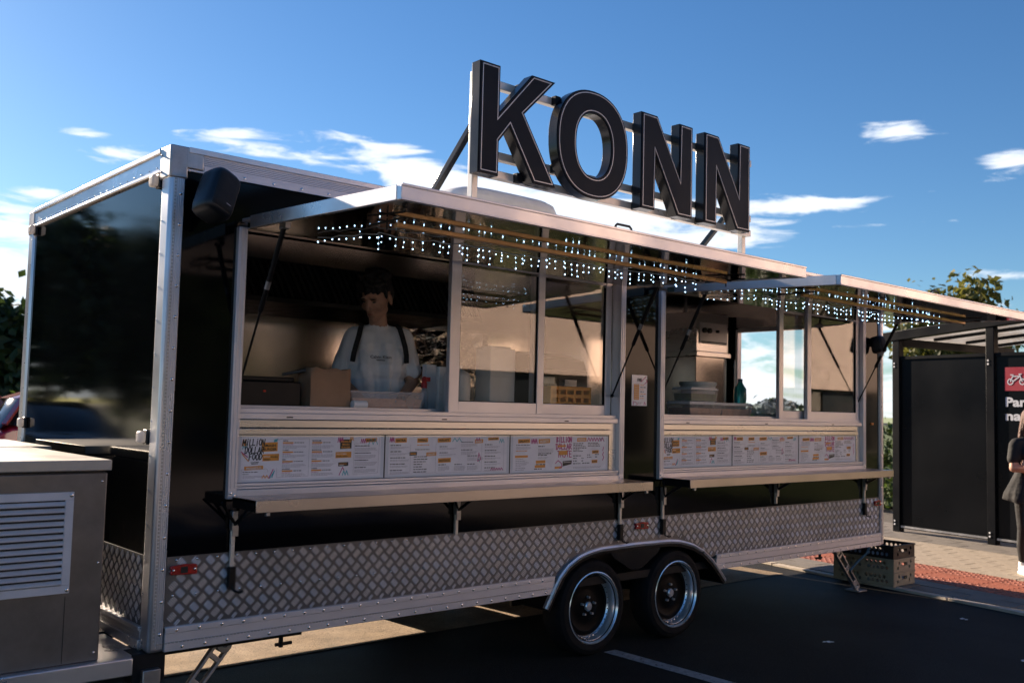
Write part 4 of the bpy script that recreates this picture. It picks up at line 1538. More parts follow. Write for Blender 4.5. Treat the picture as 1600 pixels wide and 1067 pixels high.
def menu_burger(P, rng, logo=True):
    P.rect(0, 0, 1440, 420, 'paper', 0)
    P.squig(6, 330, 40, 60, 9, 'ink_orange', 2)
    P.squig(12, 300, 46, 50, 8, 'ink_cyan', 2)
    P.stroke([(0, 270), (60, 220)], 9, 'ink_magenta')
    P.stroke([(10, 250), (70, 180)], 9, 'ink_orange')
    P.brush('MILLION', 10, 330, 210, 62, 9, 'ink', .12, .1)
    P.brush('DOLLAR', 30, 255, 185, 62, 9, 'ink', .12, .1)
    P.brush('FOOD', 70, 190, 130, 60, 9, 'ink', .14, .1)
    P.stroke([(95, 165), (165, 170)], 7, 'ink')
    P.stroke([(100, 152), (160, 156)], 7, 'ink')
    P.rect(190, 270, 155, 90, 'ink_orange', 1.5, 6)
    P.text('SMASH', 208, 320, 36, 'ink', 118, .03)
    P.text('BURGER', 202, 282, 36, 'ink', 134, .03)
    P.rect(202, 178, 160, 68, 'ink_orange', 1.5, 4)
    P.text('SINGLE', 212, 216, 20, 'ink_white', 62, .02)
    P.text('DOUBLE', 280, 212, 20, 'ink', 70, .03)
    P.text('SMASH', 212, 187, 20, 'ink', 66, .03)
    P.quad([(310, 390), (345, 400), (340, 370), (305, 362)], 'ink_cyan')
    head(P, 'PREDJEDLO', 34, 92, 178, 36, 'ink_white')
    P.para(20, 70, 190, 1, 14, rng, 'ink', .5)
    P.para(20, 50, 80, 1, 12, rng, 'ink', .5)
    P.para(20, 32, 190, 3, 10, rng)
    P.stroke([(8, 0), (8, 100), (250, 102), (260, 70)], 2.4, 'ink_grey')
    P.squig(205, 12, 60, 26, 9, 'ink_orange', 2)
    P.stroke([(270, 10), (310, 95)], 9, 'ink_magenta')
    P.stroke([(280, 10), (322, 80), (300, 15)], 9, 'ink_cyan')
    P.stroke([(350, 400), (345, 385), (372, 395), (660, 400)], 2.2, 'ink_grey')
    P.stroke([(345, 110), (345, 15), (660, 20), (660, 400)], 2.2, 'ink_grey')
    names = (('SIMPLE', 'CLASSIC', 'BBQ', 'JALAPENO'), ('BACON JAM', 'MUSHROOM', 'BLACK', 'CHEESE'))
    for c, u in ((0, 395), (1, 690)):
        for r in range(4):
            v = 372 - r * 94
            P.text(names[c][r], u, v, 17, 'ink', None, .03)
            P.rect(u, v - 22, 105, 15, 'ink_orange', 1)
            P.para(u + 115, v - 17, 120, 1, 13, rng, 'ink', .55)
            P.para(u, v - 34, 110, 1, 11, rng, 'ink_magenta', .45)
            P.para(u, v - 48, 240, 3, 11, rng)
    P.squig(960, 360, 60, 50, 8, 'ink_magenta', 3)
    P.squig(1090, 380, 40, 34, 8, 'ink_orange', 2)
    P.rect(985, 290, 125, 98, 'ink', 1.5, 4)
    P.text('PREMIUM', 993, 358, 26, 'ink_orange', 108, .03)
    P.text('SMASH', 1008, 328, 26, 'ink_orange', 78, .03)
    P.text('BURGER', 1000, 298, 26, 'ink_orange', 96, .03)
    P.rect(940, 196, 170, 62, 'ink_orange', 1.5, 4)
    P.text('NA VYBER', 950, 232, 18, 'ink_white', 110, .02)
    P.text('DOUBLE SMASH', 950, 206, 18, 'ink', 120, .03)
    P.rect(972, 110, 108, 40, 'ink', 1.5, 3)
    P.rect(982, 132, 80, 6, 'ink_orange', 2)
    P.rect(982, 120, 50, 6, 'ink_white', 2)
    P.stroke([(985, 20), (1020, 100), (1035, 70)], 8, 'ink_magenta')
    P.squig(1020, 18, 60, 45, 9, 'ink_cyan', 2)
    P.squig(1210, 350, 60, 45, 7, 'ink_magenta', 3)
    P.squig(1300, 335, 100, 60, 7, 'ink_cyan', 2)
    head(P, 'BURGER', 1262, 358, 130, 42)
    P.stroke([(1135, 20), (1140, 345), (1250, 355)], 2.2, 'ink_grey')
    P.stroke([(1135, 20), (1410, 32), (1420, 400)], 2.2, 'ink_grey')
    for r in range(4):
        v = 316 - r * 76
        P.para(1150, v, 190, 1, 16, rng, 'ink', .6)
        P.para(1150, v - 20, 250, 4, 10.5, rng)


def menu_extra(P, rng):
    P.rect(0, 0, 1440, 420, 'paper', 0)
    for (s, u, w) in (('EXTRA', 70, 130), ('VYPRAZ', 320, 125), ('WRAPY', 560, 160)):
        head(P, s, u, 350, w, 50)
    P.squig(10, 360, 50, 50, 8, 'ink_magenta', 3)
    P.squig(740, 360, 110, 40, 8, 'ink_cyan', 2)
    P.squig(1030, 360, 60, 40, 8, 'ink_magenta', 2)
    head(P, 'BURGER', 1020, 340, 105, 44, 'ink_white')
    head(P, 'NAPOJE', 1190, 372, 140, 34)
    P.squig(1340, 345, 60, 45, 8, 'ink_cyan', 2)
    for u, w in ((20, 220), (300, 0), (1150, 220)):
        for r in range(5):
            if w:
                P.para(u, 318 - r * 68, w * .8, 1, 16, rng, 'ink', .6)
                P.para(u, 298 - r * 68, w, 2, 11, rng)
    P.para(320, 320, 170, 1, 16, rng, 'ink_orange', .6)
    P.para(300, 270, 190, 1, 14, rng, 'ink', .6)
    P.rect(235, 208, 85, 40, 'ink', 1.5, 3)
    P.rect(245, 222, 62, 12, 'ink_orange', 2)
    head(P, 'OMACKY', 430, 200, 118, 40, 'ink_white')
    for r in range(7):
        P.para(285, 190 - r * 28, rng.uniform(150, 240), 1, 16, rng, 'ink', .6)
    for (u, v) in ((585, 300), (585, 230), (850, 350), (850, 260), (930, 190)):
        P.para(u, v, 170, 1, 15, rng, 'ink', .6)
        P.para(u, v - 18, 210, 4 if u > 800 else 2, 11, rng)
    head(P, 'HOTDOG', 570, 120, 155, 52)
    for u in (575, 770, 930):
        P.para(u, 95, 150, 1, 16, rng, 'ink', .6)
        P.para(u, 75, 140, 5, 11, rng)
    P.stroke([(1075, 230), (1060, 130), (1100, 150), (1080, 210)], 8, 'ink_magenta')
    P.stroke([(1065, 160), (1090, 120)], 8, 'ink_cyan')
    for (a, c) in ((5, 245), (255, 540), (548, 1110), (1125, 1400)):
        P.stroke([(a, 10), (c, 14), (c, 335)], 2.2, 'ink_grey')
    P.squig(1230, 20, 160, 26, 8, 'ink_magenta', 5)


def menu_sweet(P, rng):
    P.rect(0, 0, 1440, 470, 'paper', 0)
    head(P, 'SALATY', 70, 375, 175, 55)
    P.squig(260, 370, 90, 65, 10, 'ink_magenta', 4)
    head(P, 'DEZERTY', 370, 370, 170, 60, 'ink_white')
    P.para(45, 345, 200, 1, 18, rng, 'ink', .5)
    P.para(45, 320, 230, 3, 12, rng)
    P.para(45, 265, 180, 1, 18, rng, 'ink_orange', .6)
    P.rect(30, 178, 185, 30, 'ink_orange', 1.5, 3)
    for r in range(7):
        P.para(40, 155 - r * 24, rng.uniform(120, 220), 1, 13, rng, 'ink_grey', .55)
    P.para(365, 325, 160, 1, 20, rng, 'ink', .6)
    P.para(365, 295, 240, 5, 12, rng)
    P.para(365, 225, 200, 2, 22, rng, 'ink', .55)
    P.para(365, 175, 180, 2, 12, rng)
    P.rect(335, 95, 140, 40, 'ink_orange', 1.5, 3)
    P.rect(320, 35, 155, 36, 'ink_orange', 1.5, 3)
    P.para(335, 75, 150, 1, 20, rng, 'ink', .6)
    P.para(310, 14, 190, 1, 20, rng, 'ink', .6)
    P.brush('BILLION', 640, 385, 240, 72, 12, 'ink_magenta', .15, .02)
    P.brush('DOLLAR', 635, 285, 250, 76, 12, 'ink_magenta', .15, -.05)
    P.brush('TASTE', 660, 175, 225, 85, 12, 'ink_magenta', .15, .0)
    P.rect(655, 318, 130, 26, 'ink_orange', 4.2, 4)
    P.rect(680, 205, 130, 60, 'ink_orange', 4.2, 4)
    P.stroke([(630, 90), (670, 130), (720, 90), (730, 40), (690, 20)], 11, 'ink_magenta')
    P.quad([(740, 45), (880, 75), (885, 128), (742, 118)], 'ink', 2)
    P.rect(755, 96, 110, 8, 'ink_white', 3, 3)
    P.rect(620, 14, 110, 30, 'ink_orange', 2, 4)
    head(P, 'PIZZA', 965, 392, 150, 52, 'ink_white')
    P.squig(1130, 400, 270, 50, 10, 'ink_magenta', 6)
    P.squig(1330, 395, 80, 55, 9, 'ink_cyan', 1)
    for r in range(6):
        P.para(905, 362 - r * 22, rng.uniform(160, 240), 1, 18, rng, 'ink', .55)
    for r in range(3):
        P.para(1140, 368 - r * 22, rng.uniform(140, 230), 1, 17, rng, 'ink', .55)
    head(P, 'NAPOJE', 1210, 218, 110, 46)
    for (u, v, w) in ((905, 185, 180), (905, 150, 70), (1040, 150, 40), (905, 112, 80), (1040, 112, 50), (905, 75, 130), (1050, 78, 130), (1130, 195, 80), (1260, 200, 70), (1130, 162, 110), (1260, 165, 60)):
        P.para(u, v, w, 1, 19, rng, 'ink', .6)
    head(P, 'KAVA', 1205, 80, 95, 46)
    P.stroke([(1400, 310), (1385, 260)], 10, 'ink_magenta')
    P.stroke([(1400, 240), (1385, 200), (1405, 160), (1385, 120)], 10, 'ink_magenta')
    P.para(910, 28, 480, 2, 14, rng)


for (bset, tops) in ((B1, .0), (B2, .0)):
    for k, bo in enumerate(bset):
        co = [v.co for v in bo.data.vertices]
        offs = Vector(T.location)
        x0 = min(c.x for c in co) + offs.x
        x1 = max(c.x for c in co) + offs.x
        pad = .022 if bset is B1 else .012
        if bset is B2 and k == 0:
            xx0, xx1 = x0 + .002, x1 - .016
        else:
            xx0, xx1 = x0 + pad, x1 - pad
        zz0, zz1 = 1.1865, 1.3935
        uw, vh = 1440.0, (470.0 if k == 2 else 420.0)
        P = Print(lambda u, v, h, a=xx0, b_=xx1, z0=zz0, z1=zz1, uw=uw, vh=vh: (a + (b_ - a) * u / uw, -h, z0 + (z1 - z0) * v / vh))
        (menu_burger, menu_extra, menu_sweet)[k](P, random.Random(50 + k))
        P.m.build('menu_print', bo, smooth=False, fixn=False)
        # clear cover strip over the upper edge
        m = MB()
        m.box(x0 + .004, x1 - .004, -.004, -.0005, 1.3935, 1.400, 'chrome')
        m.build('cover_clip', bo, smooth=False)

# taped price list between the hatches
m = MB()
m.box(3.193, 3.347, .0005, .0035, 1.598, 1.806, 'paper')
pl = tag(m.build('price_list', smooth=False), 'small white price list with orange stripe taped between the two hatches', 'price list')
P = Print(lambda u, v, h: (3.193 + .154 * u / 430, .0005 - h, 1.598 + .208 * v / 870))
P.rect(55, 170, 145, 440, 'ink_orange', 1)
for r in range(7):
    P.text('SMASH', 70, 195 + r * 62, 36, 'ink_white', 115, .02)
rg = random.Random(4)
for r in range(7):
    P.para(235, 205 + r * 62, 165, 1, 34, rg, 'ink' if r % 2 else 'ink_orange', .55)
P.brush('FOOD', 150, 690, 120, 80, 12, 'ink')
P.stroke([(250, 680), (400, 840)], 16, 'ink_magenta')
P.stroke([(350, 620), (420, 690), (400, 760)], 16, 'ink_magenta')
P.stroke([(40, 20), (50, 120), (110, 100), (160, 40), (110, 20)], 12, 'ink_magenta')
P.stroke([(340, 20), (360, 110), (390, 30)], 12, 'ink_magenta')
P.para(160, 90, 130, 3, 26, rg)
P.m.build('price_print', pl, smooth=False, fixn=False)


# ================================================================== LED CURTAINS UNDER THE AWNINGS
def leds(x0, x1, seed, label):
    rng = random.Random(seed)
    zt = lambda y: 2.438 + (y + .03) * .038 - .055
    r = root('string_lights', label, 'string lights', ((x0 + x1) / 2, -.6, 2.3), 'white light curtains under the awnings')
    wire, bulb = MB(), MB()
    path = []
    for k in range(9):
        path.append((x0 + .02 + .01 * k, -.20 - .05 * k))
    n = int((x1 - x0 - .1) / .047)
    for k in range(n):
        path.append((x0 + .11 + (k + rng.uniform(-.18, .18)) * .047, -.62 - .16 * k / n + .03 * math.sin(k * .45) + rng.uniform(-.012, .012)))
    wire.tube([(x, y, zt(y) - .006 - .004 * (i % 3)) for i, (x, y) in enumerate(path)], .0028, 'wire', 5)
    for k, (x, y) in enumerate(path):
        cnt = 1 if k < 9 else rng.choice((1, 1, 2, 2, 2, 2, 3))
        z = zt(y) - .008
        if cnt > 1:
            wire.cyl((x, y, z), (x, y, z - .014 - .030 * (cnt - 1)), .0012, 'wire', n=4)
        for j in range(cnt):
            zz = z - .014 - .030 * j - rng.uniform(0, .008)
            bulb.sphere((x + rng.uniform(-.003, .003), y, zz), rng.uniform(.0024, .0036), 'led', 6, 4)
            if cnt > 1:
                # a second row of bulbs a little way behind
                yb = y + .20 + rng.uniform(-.02, .02)
                if j < 1 and k % 3 == 0 and yb < -.12:
                    bulb.sphere((x + .02, yb, zt(yb) - .010 - .03 * j), .0024, 'led', 6, 4)
    wire.build('light_wire', r, smooth=False)
    bulb.build('bulbs', r, kind='stuff', fixn=False)


leds(.64, 2.98, 1, 'white light curtain under the left awning, above the vendor')
leds(3.72, 6.12, 2, 'white light curtain under the right awning, beside the shelter')

# ================================================================== ROOF SIGN
S = root('roof_sign', 'tall black letters KONN on a pale steel frame standing on the trailer roof', 'sign', (3.3, .2, 2.735))
YF_, YB_ = .10, .185


def letter(poly, hole=None):
    m = MB()
    m.prism(poly, 'y', YF_ + .006, YB_, 'letter_side', hole)
    lt = m.build('letter', S, bevel=.003, ang=30)
    m = MB()
    m.prism(inset(poly, .006), 'y', YF_, YF_ + .007, 'letter_face', inset(list(hole), -.006) if hole else None)
    m.build('letter_face', lt, ang=30)
    a, b_ = inset(poly, .017), inset(poly, .0225)
    loops = [(a, b_)]
    if hole:
        loops.append((inset(hole, -.017), inset(hole, -.0225)))
    for (p, q) in loops:
        m = MB()
        k = len(p)
        for i in range(k):
            j = (i + 1) % k
            m.hexa([(p[i][0], YF_ - .003, p[i][1]), (p[j][0], YF_ - .003, p[j][1]), (q[j][0], YF_ - .003, q[j][1]), (q[i][0], YF_ - .003, q[i][1]),
                    (p[i][0], YF_ + .002, p[i][1]), (p[j][0], YF_ + .002, p[j][1]), (q[j][0], YF_ + .002, q[j][1]), (q[i][0], YF_ + .002, q[i][1])], 'trim')
        m.build('letter_trim', lt, smooth=False)
    return lt


letter([(1.895, 2.972), (2.058, 2.972), (2.058, 3.19), (2.140, 3.292), (2.345, 2.978), (2.548, 2.978), (2.262, 3.405), (2.528, 3.672), (2.322, 3.672), (2.058, 3.375), (2.058, 3.664), (1.895, 3.664)])
NS = 56


def oval(cx, cz, rx, rz, e=2.25):
    out = []
    for k in range(NS):
        t = 2 * math.pi * k / NS
        c, s = math.cos(t), math.sin(t)
        out.append((cx + rx * math.copysign(abs(c) ** (2 / e), c), cz + rz * math.copysign(abs(s) ** (2 / e), s)))
    return out


letter(oval(2.888, 3.335, .343, .366), oval(2.893, 3.330, .166, .215))
for (xa, xb) in ((3.368, 3.942), (4.084, 4.664)):
    w, z0, h = xb - xa, 2.986, .690
    letter([(xa + u * w, z0 + v * h) for u, v in ((0, 0), (.265, 0), (.265, .60), (.70, 0), (1, 0), (1, 1), (.735, 1), (.735, .41), (.30, 1), (0, 1))])
for z in (3.592, 3.138, 3.018):
    m = MB()
    m.box(1.985, 4.845, .215, .262, z - .026, z + .026, 'rail')
    m.build('frame_rail', S, bevel=.004)
for x in (2.003, 4.815):
    m = MB()
    m.box(x - .024, x + .024, .262, .308, 2.73, 3.66, 'rail')
    po = m.build('frame_post', S, bevel=.004)
    m = MB()
    m.bar((x, .30, 3.32), (x, .92, 2.745), .040, .040, 'letter_side')
    m.build('frame_brace', S, bevel=.004)
    for (ya, yb) in ((.24, .34), (.86, .98)):
        m = MB()
        m.box(x - .065, x + .065, ya, yb, 2.728, 2.748, 'zinc')
        m.build('base_plate', po, bevel=.003)
for (x, zs) in ((1.97, (3.592, 3.138, 3.018)), (2.30, (3.018, 3.592)), (2.62, (3.138, 3.592)), (3.16, (3.138, 3.592)), (3.42, (3.592, 3.138, 3.018)), (3.86, (3.592, 3.018)), (4.14, (3.592, 3.138, 3.018)), (4.60, (3.592, 3.018))):
    for z in zs:
        m = MB()
        m.box(x - .024, x + .024, YB_ - .01, .218, z - .030, z + .030, 'black_metal')
        m.build('letter_clip', S, bevel=.003)

# roof air unit behind the sign
m = MB()
ring = []
for (fx, z) in ((1.0, 2.74), (1.0, 2.90), (.985, 2.985), (.94, 3.035), (.84, 3.06), (.5, 3.068), (.0, 3.07)):
    ring.append([(2.70 + .50 * fx * math.copysign(abs(math.cos(t)) ** .45, math.cos(t)), 1.0 + .36 * fx * math.copysign(abs(math.sin(t)) ** .45, math.sin(t)), z) for t in [2 * math.pi * k / 32 for k in range(32)]])
vs = [p for r_ in ring for p in r_]
fs = [(j * 32 + k, j * 32 + (k + 1) % 32, (j + 1) * 32 + (k + 1) % 32, (j + 1) * 32 + k) for j in range(len(ring) - 1) for k in range(32)]
m.add(vs, fs, 'white_plastic')
A = root('roof_air_unit', 'low rounded off-white air unit on the trailer roof behind the sign', 'air unit', (2.7, 1.0, 2.735))
m.build('housing', A, ang=50)
m = MB()
for k in range(7):
    m.box(2.42 + k * .085, 2.455 + k * .085, .632, .642, 2.78, 2.88, 'black_plastic')
m.build('intake_grille', A, smooth=False)


# ================================================================== SPEAKERS
def speaker(c, size, tilt, yaw, label):
    r = root('wall_speaker', label, 'loudspeaker', c, 'wall speakers by the hatches')
    w, d, h = size
    rot = Euler((math.radians(-12), math.radians(tilt), math.radians(yaw))).to_matrix()

    def shell(z0s, yshift, fr, mat, name, back):
        m = MB()
        rings = []
        nn = 28
        for (f, z) in z0s:
            rg_ = []
            for k in range(nn):
                t = 2 * math.pi * k / nn
                cx, cy = math.copysign(abs(math.cos(t)) ** .6, math.cos(t)), math.copysign(abs(math.sin(t)) ** .6, math.sin(t))
                rg_.append(Vector(c) + rot @ Vector((cx * w / 2 * f, cy * d / 2 * f * back + yshift, z * h)))
            rings.append(rg_)
        vs = [p for q in rings for p in q]
        fs = [(j * nn + k, j * nn + (k + 1) % nn, (j + 1) * nn + (k + 1) % nn, (j + 1) * nn + k) for j in range(len(rings) - 1) for k in range(nn)]
        fs.append(tuple(range(nn)))
        fs.append(tuple((len(rings) - 1) * nn + k for k in range(nn)))
        m.add(vs, fs, mat)
        return m.build(name, r, ang=60)
    shell([(.55, -.5), (.80, -.48), (.95, -.42), (1, -.30), (1, .30), (.95, .42), (.80, .48), (.55, .5)], 0, 1, 'black_plastic', 'speaker_shell', 1)
    shell([(.6, -.44), (.82, -.40), (.86, -.30), (.86, .30), (.82, .38), (.6, .42)], -d * .12, 1, 'black_cloth', 'speaker_grille', .98)
    m = MB()
    a, b_ = Vector(c), Vector((c[0], .004, c[2]))
    m.bar(a, b_, .05, .03, 'black_metal')
    m.build('wall_bracket', r)
    m = MB()
    q = [Vector(c) + rot @ Vector((u * w, -d * .62, v * h)) for u, v in ((-.02, -.34), (.14, -.34), (.14, -.325), (-.02, -.325))]
    m.add(q, [(0, 1, 2, 3)], 'ink_grey')
    m.build('badge', r, smooth=False)


speaker((.158, -.145, 2.50), (.155, .16, .235), 24, 12, 'black rounded wall speaker high beside the left awning')
speaker((6.36, -.07, 2.20), (.11, .11, .15), 0, 0, 'small black wall speaker at the right end under the awning')


# ================================================================== STEEL CABINETS ON THE DRAWBAR
def cabinet(x0, x1, y0, y1, label, vent):
    r = root('steel_cabinet', label, 'cabinet', ((x0 + x1) / 2, (y0 + y1) / 2, .43), 'steel cabinets on the drawbar platform')
    m = MB()
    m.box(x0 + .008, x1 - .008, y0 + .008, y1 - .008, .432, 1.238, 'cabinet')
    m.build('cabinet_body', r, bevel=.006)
    for xs_ in (x1 - .16, x0 + .35):
        m = MB()
        m.box(xs_, xs_ + .0025, y0 + .0070, y0 + .0085, .44, .72, 'ink')
        m.build('panel_seam', r, smooth=False)
    screws('screws', [(x1 - .03, y0 + .008, z) for z in (.47, .85, 1.20)] + [(x0 + .03, y0 + .008, z) for z in (.47, .85, 1.20)], '-y', r, .005, .003)
    m = MB()
    m.box(x0 + .02, x1 - .02, y0 + .02, y1 - .02, 1.238, 1.247, 'ink')
    m.build('lid_gap', r, smooth=False)
    m = MB()
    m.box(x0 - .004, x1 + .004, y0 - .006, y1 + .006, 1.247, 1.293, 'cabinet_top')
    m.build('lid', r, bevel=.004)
    if vent:
        vx0, vx1, vz0, vz1 = x0 + .50, x1 - .147, .735, 1.160
        vx0 = vx1 - .56
        m = MB()
        f = .034
        m.box(vx0, vx1, y0 - .006, y0 + .004, vz1 - f, vz1, 'vent')
        m.box(vx0, vx1, y0 - .006, y0 + .004, vz0, vz0 + f, 'vent')
        m.box(vx0, vx0 + f, y0 - .006, y0 + .004, vz0 + f, vz1 - f, 'vent')
        m.box(vx1 - f, vx1, y0 - .006, y0 + .004, vz0 + f, vz1 - f, 'vent')
        v = m.build('vent', r, bevel=.002)
        m = MB()
        m.box(vx0 + f, vx1 - f, y0 + .004, y0 + .0075, vz0 + f, vz1 - f, 'ink')
        m.build('vent_back', v, smooth=False)
        n = 13
        ph = (vz1 - vz0 - 2 * f) / n
        for k in range(n):
            z = vz0 + f + k * ph
            m = MB()
            m.hexa([(vx0 + f, y0 - .012, z + .004), (vx1 - f, y0 - .012, z + .004), (vx1 - f, y0 + .004, z + ph * .62), (vx0 + f, y0 + .004, z + ph * .62),
                    (vx0 + f, y0 - .014, z + .010), (vx1 - f, y0 - .014, z + .010), (vx1 - f, y0 + .004, z + ph * .62 + .004), (vx0 + f, y0 + .004, z + ph * .62 + .004)], 'vent')
            m.build('louvre', v, smooth=False)
        screws('screws', [(vx1 - .012, y0 - .007, vz1 - .014), (vx1 - .012, y0 - .007, vz0 + .014), (vx0 + .012, y0 - .007, vz1 - .014), (vx0 + .012, y0 - .007, vz0 + .014)], '-y', v, .008, .004)


cabinet(-1.50, -.203, .0, 1.225, 'near steel cabinet with white louvred vent at the lower left', True)
cabinet(-1.40, -.085, 1.30, 2.25, 'rear steel cabinet behind the louvred one, only its lid showing', False)


# ================================================================== CRATES BY THE REAR END
def crate(z0, mat, label, ang, dx):
    h, lx, ly = .122, .40, .60
    o = Vector((6.80 + dx, .02, z0))
    r = root('bottle_crate', label, 'crate', o + Vector((.2, .3, 0)), 'crates stacked at the rear end')
    def wall(u0, u1, face, hand):
        """wall plate pierced by round holes, a hand slot on the short sides"""
        m = MB()
        holes = []

        def rnd(cu, cz, ru, rz):
            return [(cu + ru * math.cos(2 * math.pi * k / 10 + .3), cz + rz * math.sin(2 * math.pi * k / 10 + .3)) for k in range(10)]
        mid = (u0 + u1) / 2
        n_ = int((u1 - u0 - .08) / .044)
        for row, cz in enumerate((.040, .082)):
            for k in range(n_):
                cu = mid + (k - (n_ - 1) / 2) * .044 + (.011 if row else -.011)
                if k == n_ // 2 and not hand:
                    continue
                if hand and abs(cu - mid) < .085:
                    continue
                holes.append(rnd(cu, o.z + cz, .0165, .0165))
        if hand:
            holes.append([(mid - .055, o.z + .055), (mid + .055, o.z + .055), (mid + .055, o.z + .085), (mid - .055, o.z + .085)])
        ax = face[0]
        base_ = o.y if ax == 'x' else o.x
        pl_ = [(u0 + base_, o.z), (u1 + base_, o.z), (u1 + base_, o.z + h), (u0 + base_, o.z + h)]
        holes = [[(u + base_, z) for u, z in hl] for hl in holes]
        t0 = {'x0': o.x, 'x1': o.x + lx - .014, 'y0': o.y, 'y1': o.y + ly - .014}[face]
        m.prism(pl_, ax, t0, t0 + .014, mat, holes)
        m.build('crate_wall', r, smooth=False)
    wall(0, ly, 'x0', False)
    wall(0, ly, 'x1', False)
    wall(.016, lx - .016, 'y0', True)
    wall(.016, lx - .016, 'y1', True)
    m = MB()
    m.box(o.x + .016, o.x + lx - .016, o.y + .016, o.y + ly - .016, o.z, o.z + .010, mat)
    m.build('crate_floor', r, smooth=False)
    m = MB()
    m.box(o.x - .006, o.x + lx + .006, o.y - .006, o.y, o.z + h - .014, o.z + h - .001, mat)
    m.box(o.x - .006, o.x, o.y, o.y + ly, o.z + h - .014, o.z + h - .001, mat)
    m.box(o.x + lx, o.x + lx + .006, o.y, o.y + ly, o.z + h - .014, o.z + h - .001, mat)
    m.build('crate_rim', r, smooth=False)


crate(.027, 'crate_cream', 'cream plastic crate at the bottom of the stack by the rear end', 0, 0)
crate(.150, 'crate_cream', 'cream plastic crate in the middle of the stack by the rear end', 0, .003)
crate(.273, 'crate_black', 'black plastic crate on top of the two cream ones', 0, .0)

# ================================================================== BICYCLE SHELTER
SH = root('bicycle_shelter', 'dark bicycle shelter with glass roof at the right edge', 'shelter', (11.06, 2.14, 0.02), rotz=math.atan2(-D.y, -D.x))


def shb(m, name, parent=SH, **k):
    return m.build(name, parent, local=True, **k)


for i, x in enumerate((0.0, 1.37, 2.74, 4.11)):
    m = MB()
    m.box(x - .055, x + .055, -.05, .05, 0, 2.60 + .078 * x, 'dark_frame')
    po = shb(m, 'shelter_post', bevel=.006)
    m = MB()
    for z in (.10, 2.24):
        for dz in (0, .045):
            m.cyl((x - .02, -.058, z + dz), (x - .02, -.049, z + dz), .012, 'white_plastic', n=8)
    m.build('bolts', po, local=True, kind='stuff')
for i in range(3):
    x0, x1 = i * 1.37 + .06, (i + 1) * 1.37 - .06
    m = MB()
    m.box(x0, x1, -.012, .012, .10, 2.34, 'dark_panel')
    pn = shb(m, 'shelter_panel', bevel=.003)
    for (za, zb) in ((.05, .10), (2.34, 2.38)):
        m = MB()
        m.box(x0, x1, -.03, .03, za, zb, 'dark_frame')
        m.build('panel_frame', pn, local=True)
    m = MB()
    m.box(x0, x1, -.034, -.030, .062, .088, 'zinc')
    m.build('kick_strip', pn, local=True)
zr = lambda x: 2.60 + .078 * x
m = MB()
m.hexa([(-.25, -.06, zr(-.25)), (4.4, -.06, zr(4.4)), (4.4, .06, zr(4.4)), (-.25, .06, zr(-.25)),
        (-.25, -.06, zr(-.25) + .13), (4.4, -.06, zr(4.4) + .13), (4.4, .06, zr(4.4) + .13), (-.25, .06, zr(-.25) + .13)], 'dark_frame')
shb(m, 'front_beam', bevel=.006)
for k, x in enumerate((0.0, 2.05, 4.1)):
    m = MB()
    m.hexa([(x - .05, .06, zr(x) - .08), (x + .05, .06, zr(x) - .08), (x + .05, 2.7, zr(x) - .08), (x - .05, 2.7, zr(x) - .08),
            (x - .05, .06, zr(x) + .03), (x + .05, .06, zr(x) + .03), (x + .05, 2.7, zr(x) + .03), (x - .05, 2.7, zr(x) + .03)], 'dark_frame')
    shb(m, 'roof_rafter')
for k in range(3):
    y = .75 + k * .75
    m = MB()
    m.hexa([(0.05, y - .03, zr(.05) + .03), (4.3, y - .03, zr(4.3) + .03), (4.3, y + .03, zr(4.3) + .03), (.05, y + .03, zr(.05) + .03),
            (0.05, y - .03, zr(.05) + .07), (4.3, y - .03, zr(4.3) + .07), (4.3, y + .03, zr(4.3) + .07), (.05, y + .03, zr(.05) + .07)], 'dark_frame')
    shb(m, 'roof_purlin')
for k in range(4):
    y0, y1 = .06 + k * .66, .06 + (k + 1) * .66 - .01
    m = MB()
    m.hexa([(-.2, y0, zr(-.2) + .075), (4.4, y0, zr(4.4) + .075), (4.4, y1, zr(4.4) + .075), (-.2, y1, zr(-.2) + .075),
            (-.2, y0, zr(-.2) + .083), (4.4, y0, zr(4.4) + .083), (4.4, y1, zr(4.4) + .083), (-.2, y1, zr(-.2) + .083)], 'roof_sheet')
    shb(m, 'roof_pane', smooth=False)
for (x, y) in ((0.0, 2.65), (4.1, 2.65)):
    m = MB()
    m.box(x - .05, x + .05, y - .05, y + .05, 0, zr(x) - .07, 'dark_frame')
    shb(m, 'shelter_post', bevel=.006)
m = MB()
m.box(.05, 4.05, 2.62, 2.64, .10, 1.9, 'roof_glass')
shb(m, 'back_pane', smooth=False)
# sign on the shelter panel
sg = root('parking_sign', 'red bicycle pictogram and white lettering on the dark shelter panel', 'sign', (11.06, 2.14, 0.02), rotz=SH.rotation_euler.z)
m = MB()
m.box(1.545, 1.845, -.020, -.013, 1.905, 2.195, 'sign_red')
m.build('pictogram_plate', sg, local=True, smooth=False)
m = MB()
y0, y1 = -.024, -.0195


def ringp(cx, cz, ro, ri):
    k = 28
    m.prism([(cx + ro * math.cos(2 * math.pi * i / k), cz + ro * math.sin(2 * math.pi * i / k)) for i in range(k)], 'y', y0, y1, 'sign_white',
            [(cx + ri * math.cos(2 * math.pi * i / k), cz + ri * math.sin(2 * math.pi * i / k)) for i in range(k)])


def seg(a, b_, t):
    a, b_ = Vector(a), Vector(b_)
    d = (b_ - a).normalized()
    n_ = Vector((-d.y, d.x)) * t / 2
    m.prism([tuple(a - n_), tuple(b_ - n_), tuple(b_ + n_), tuple(a + n_)], 'y', y0 - .0004 * len(m.f) / 100, y1, 'sign_white')


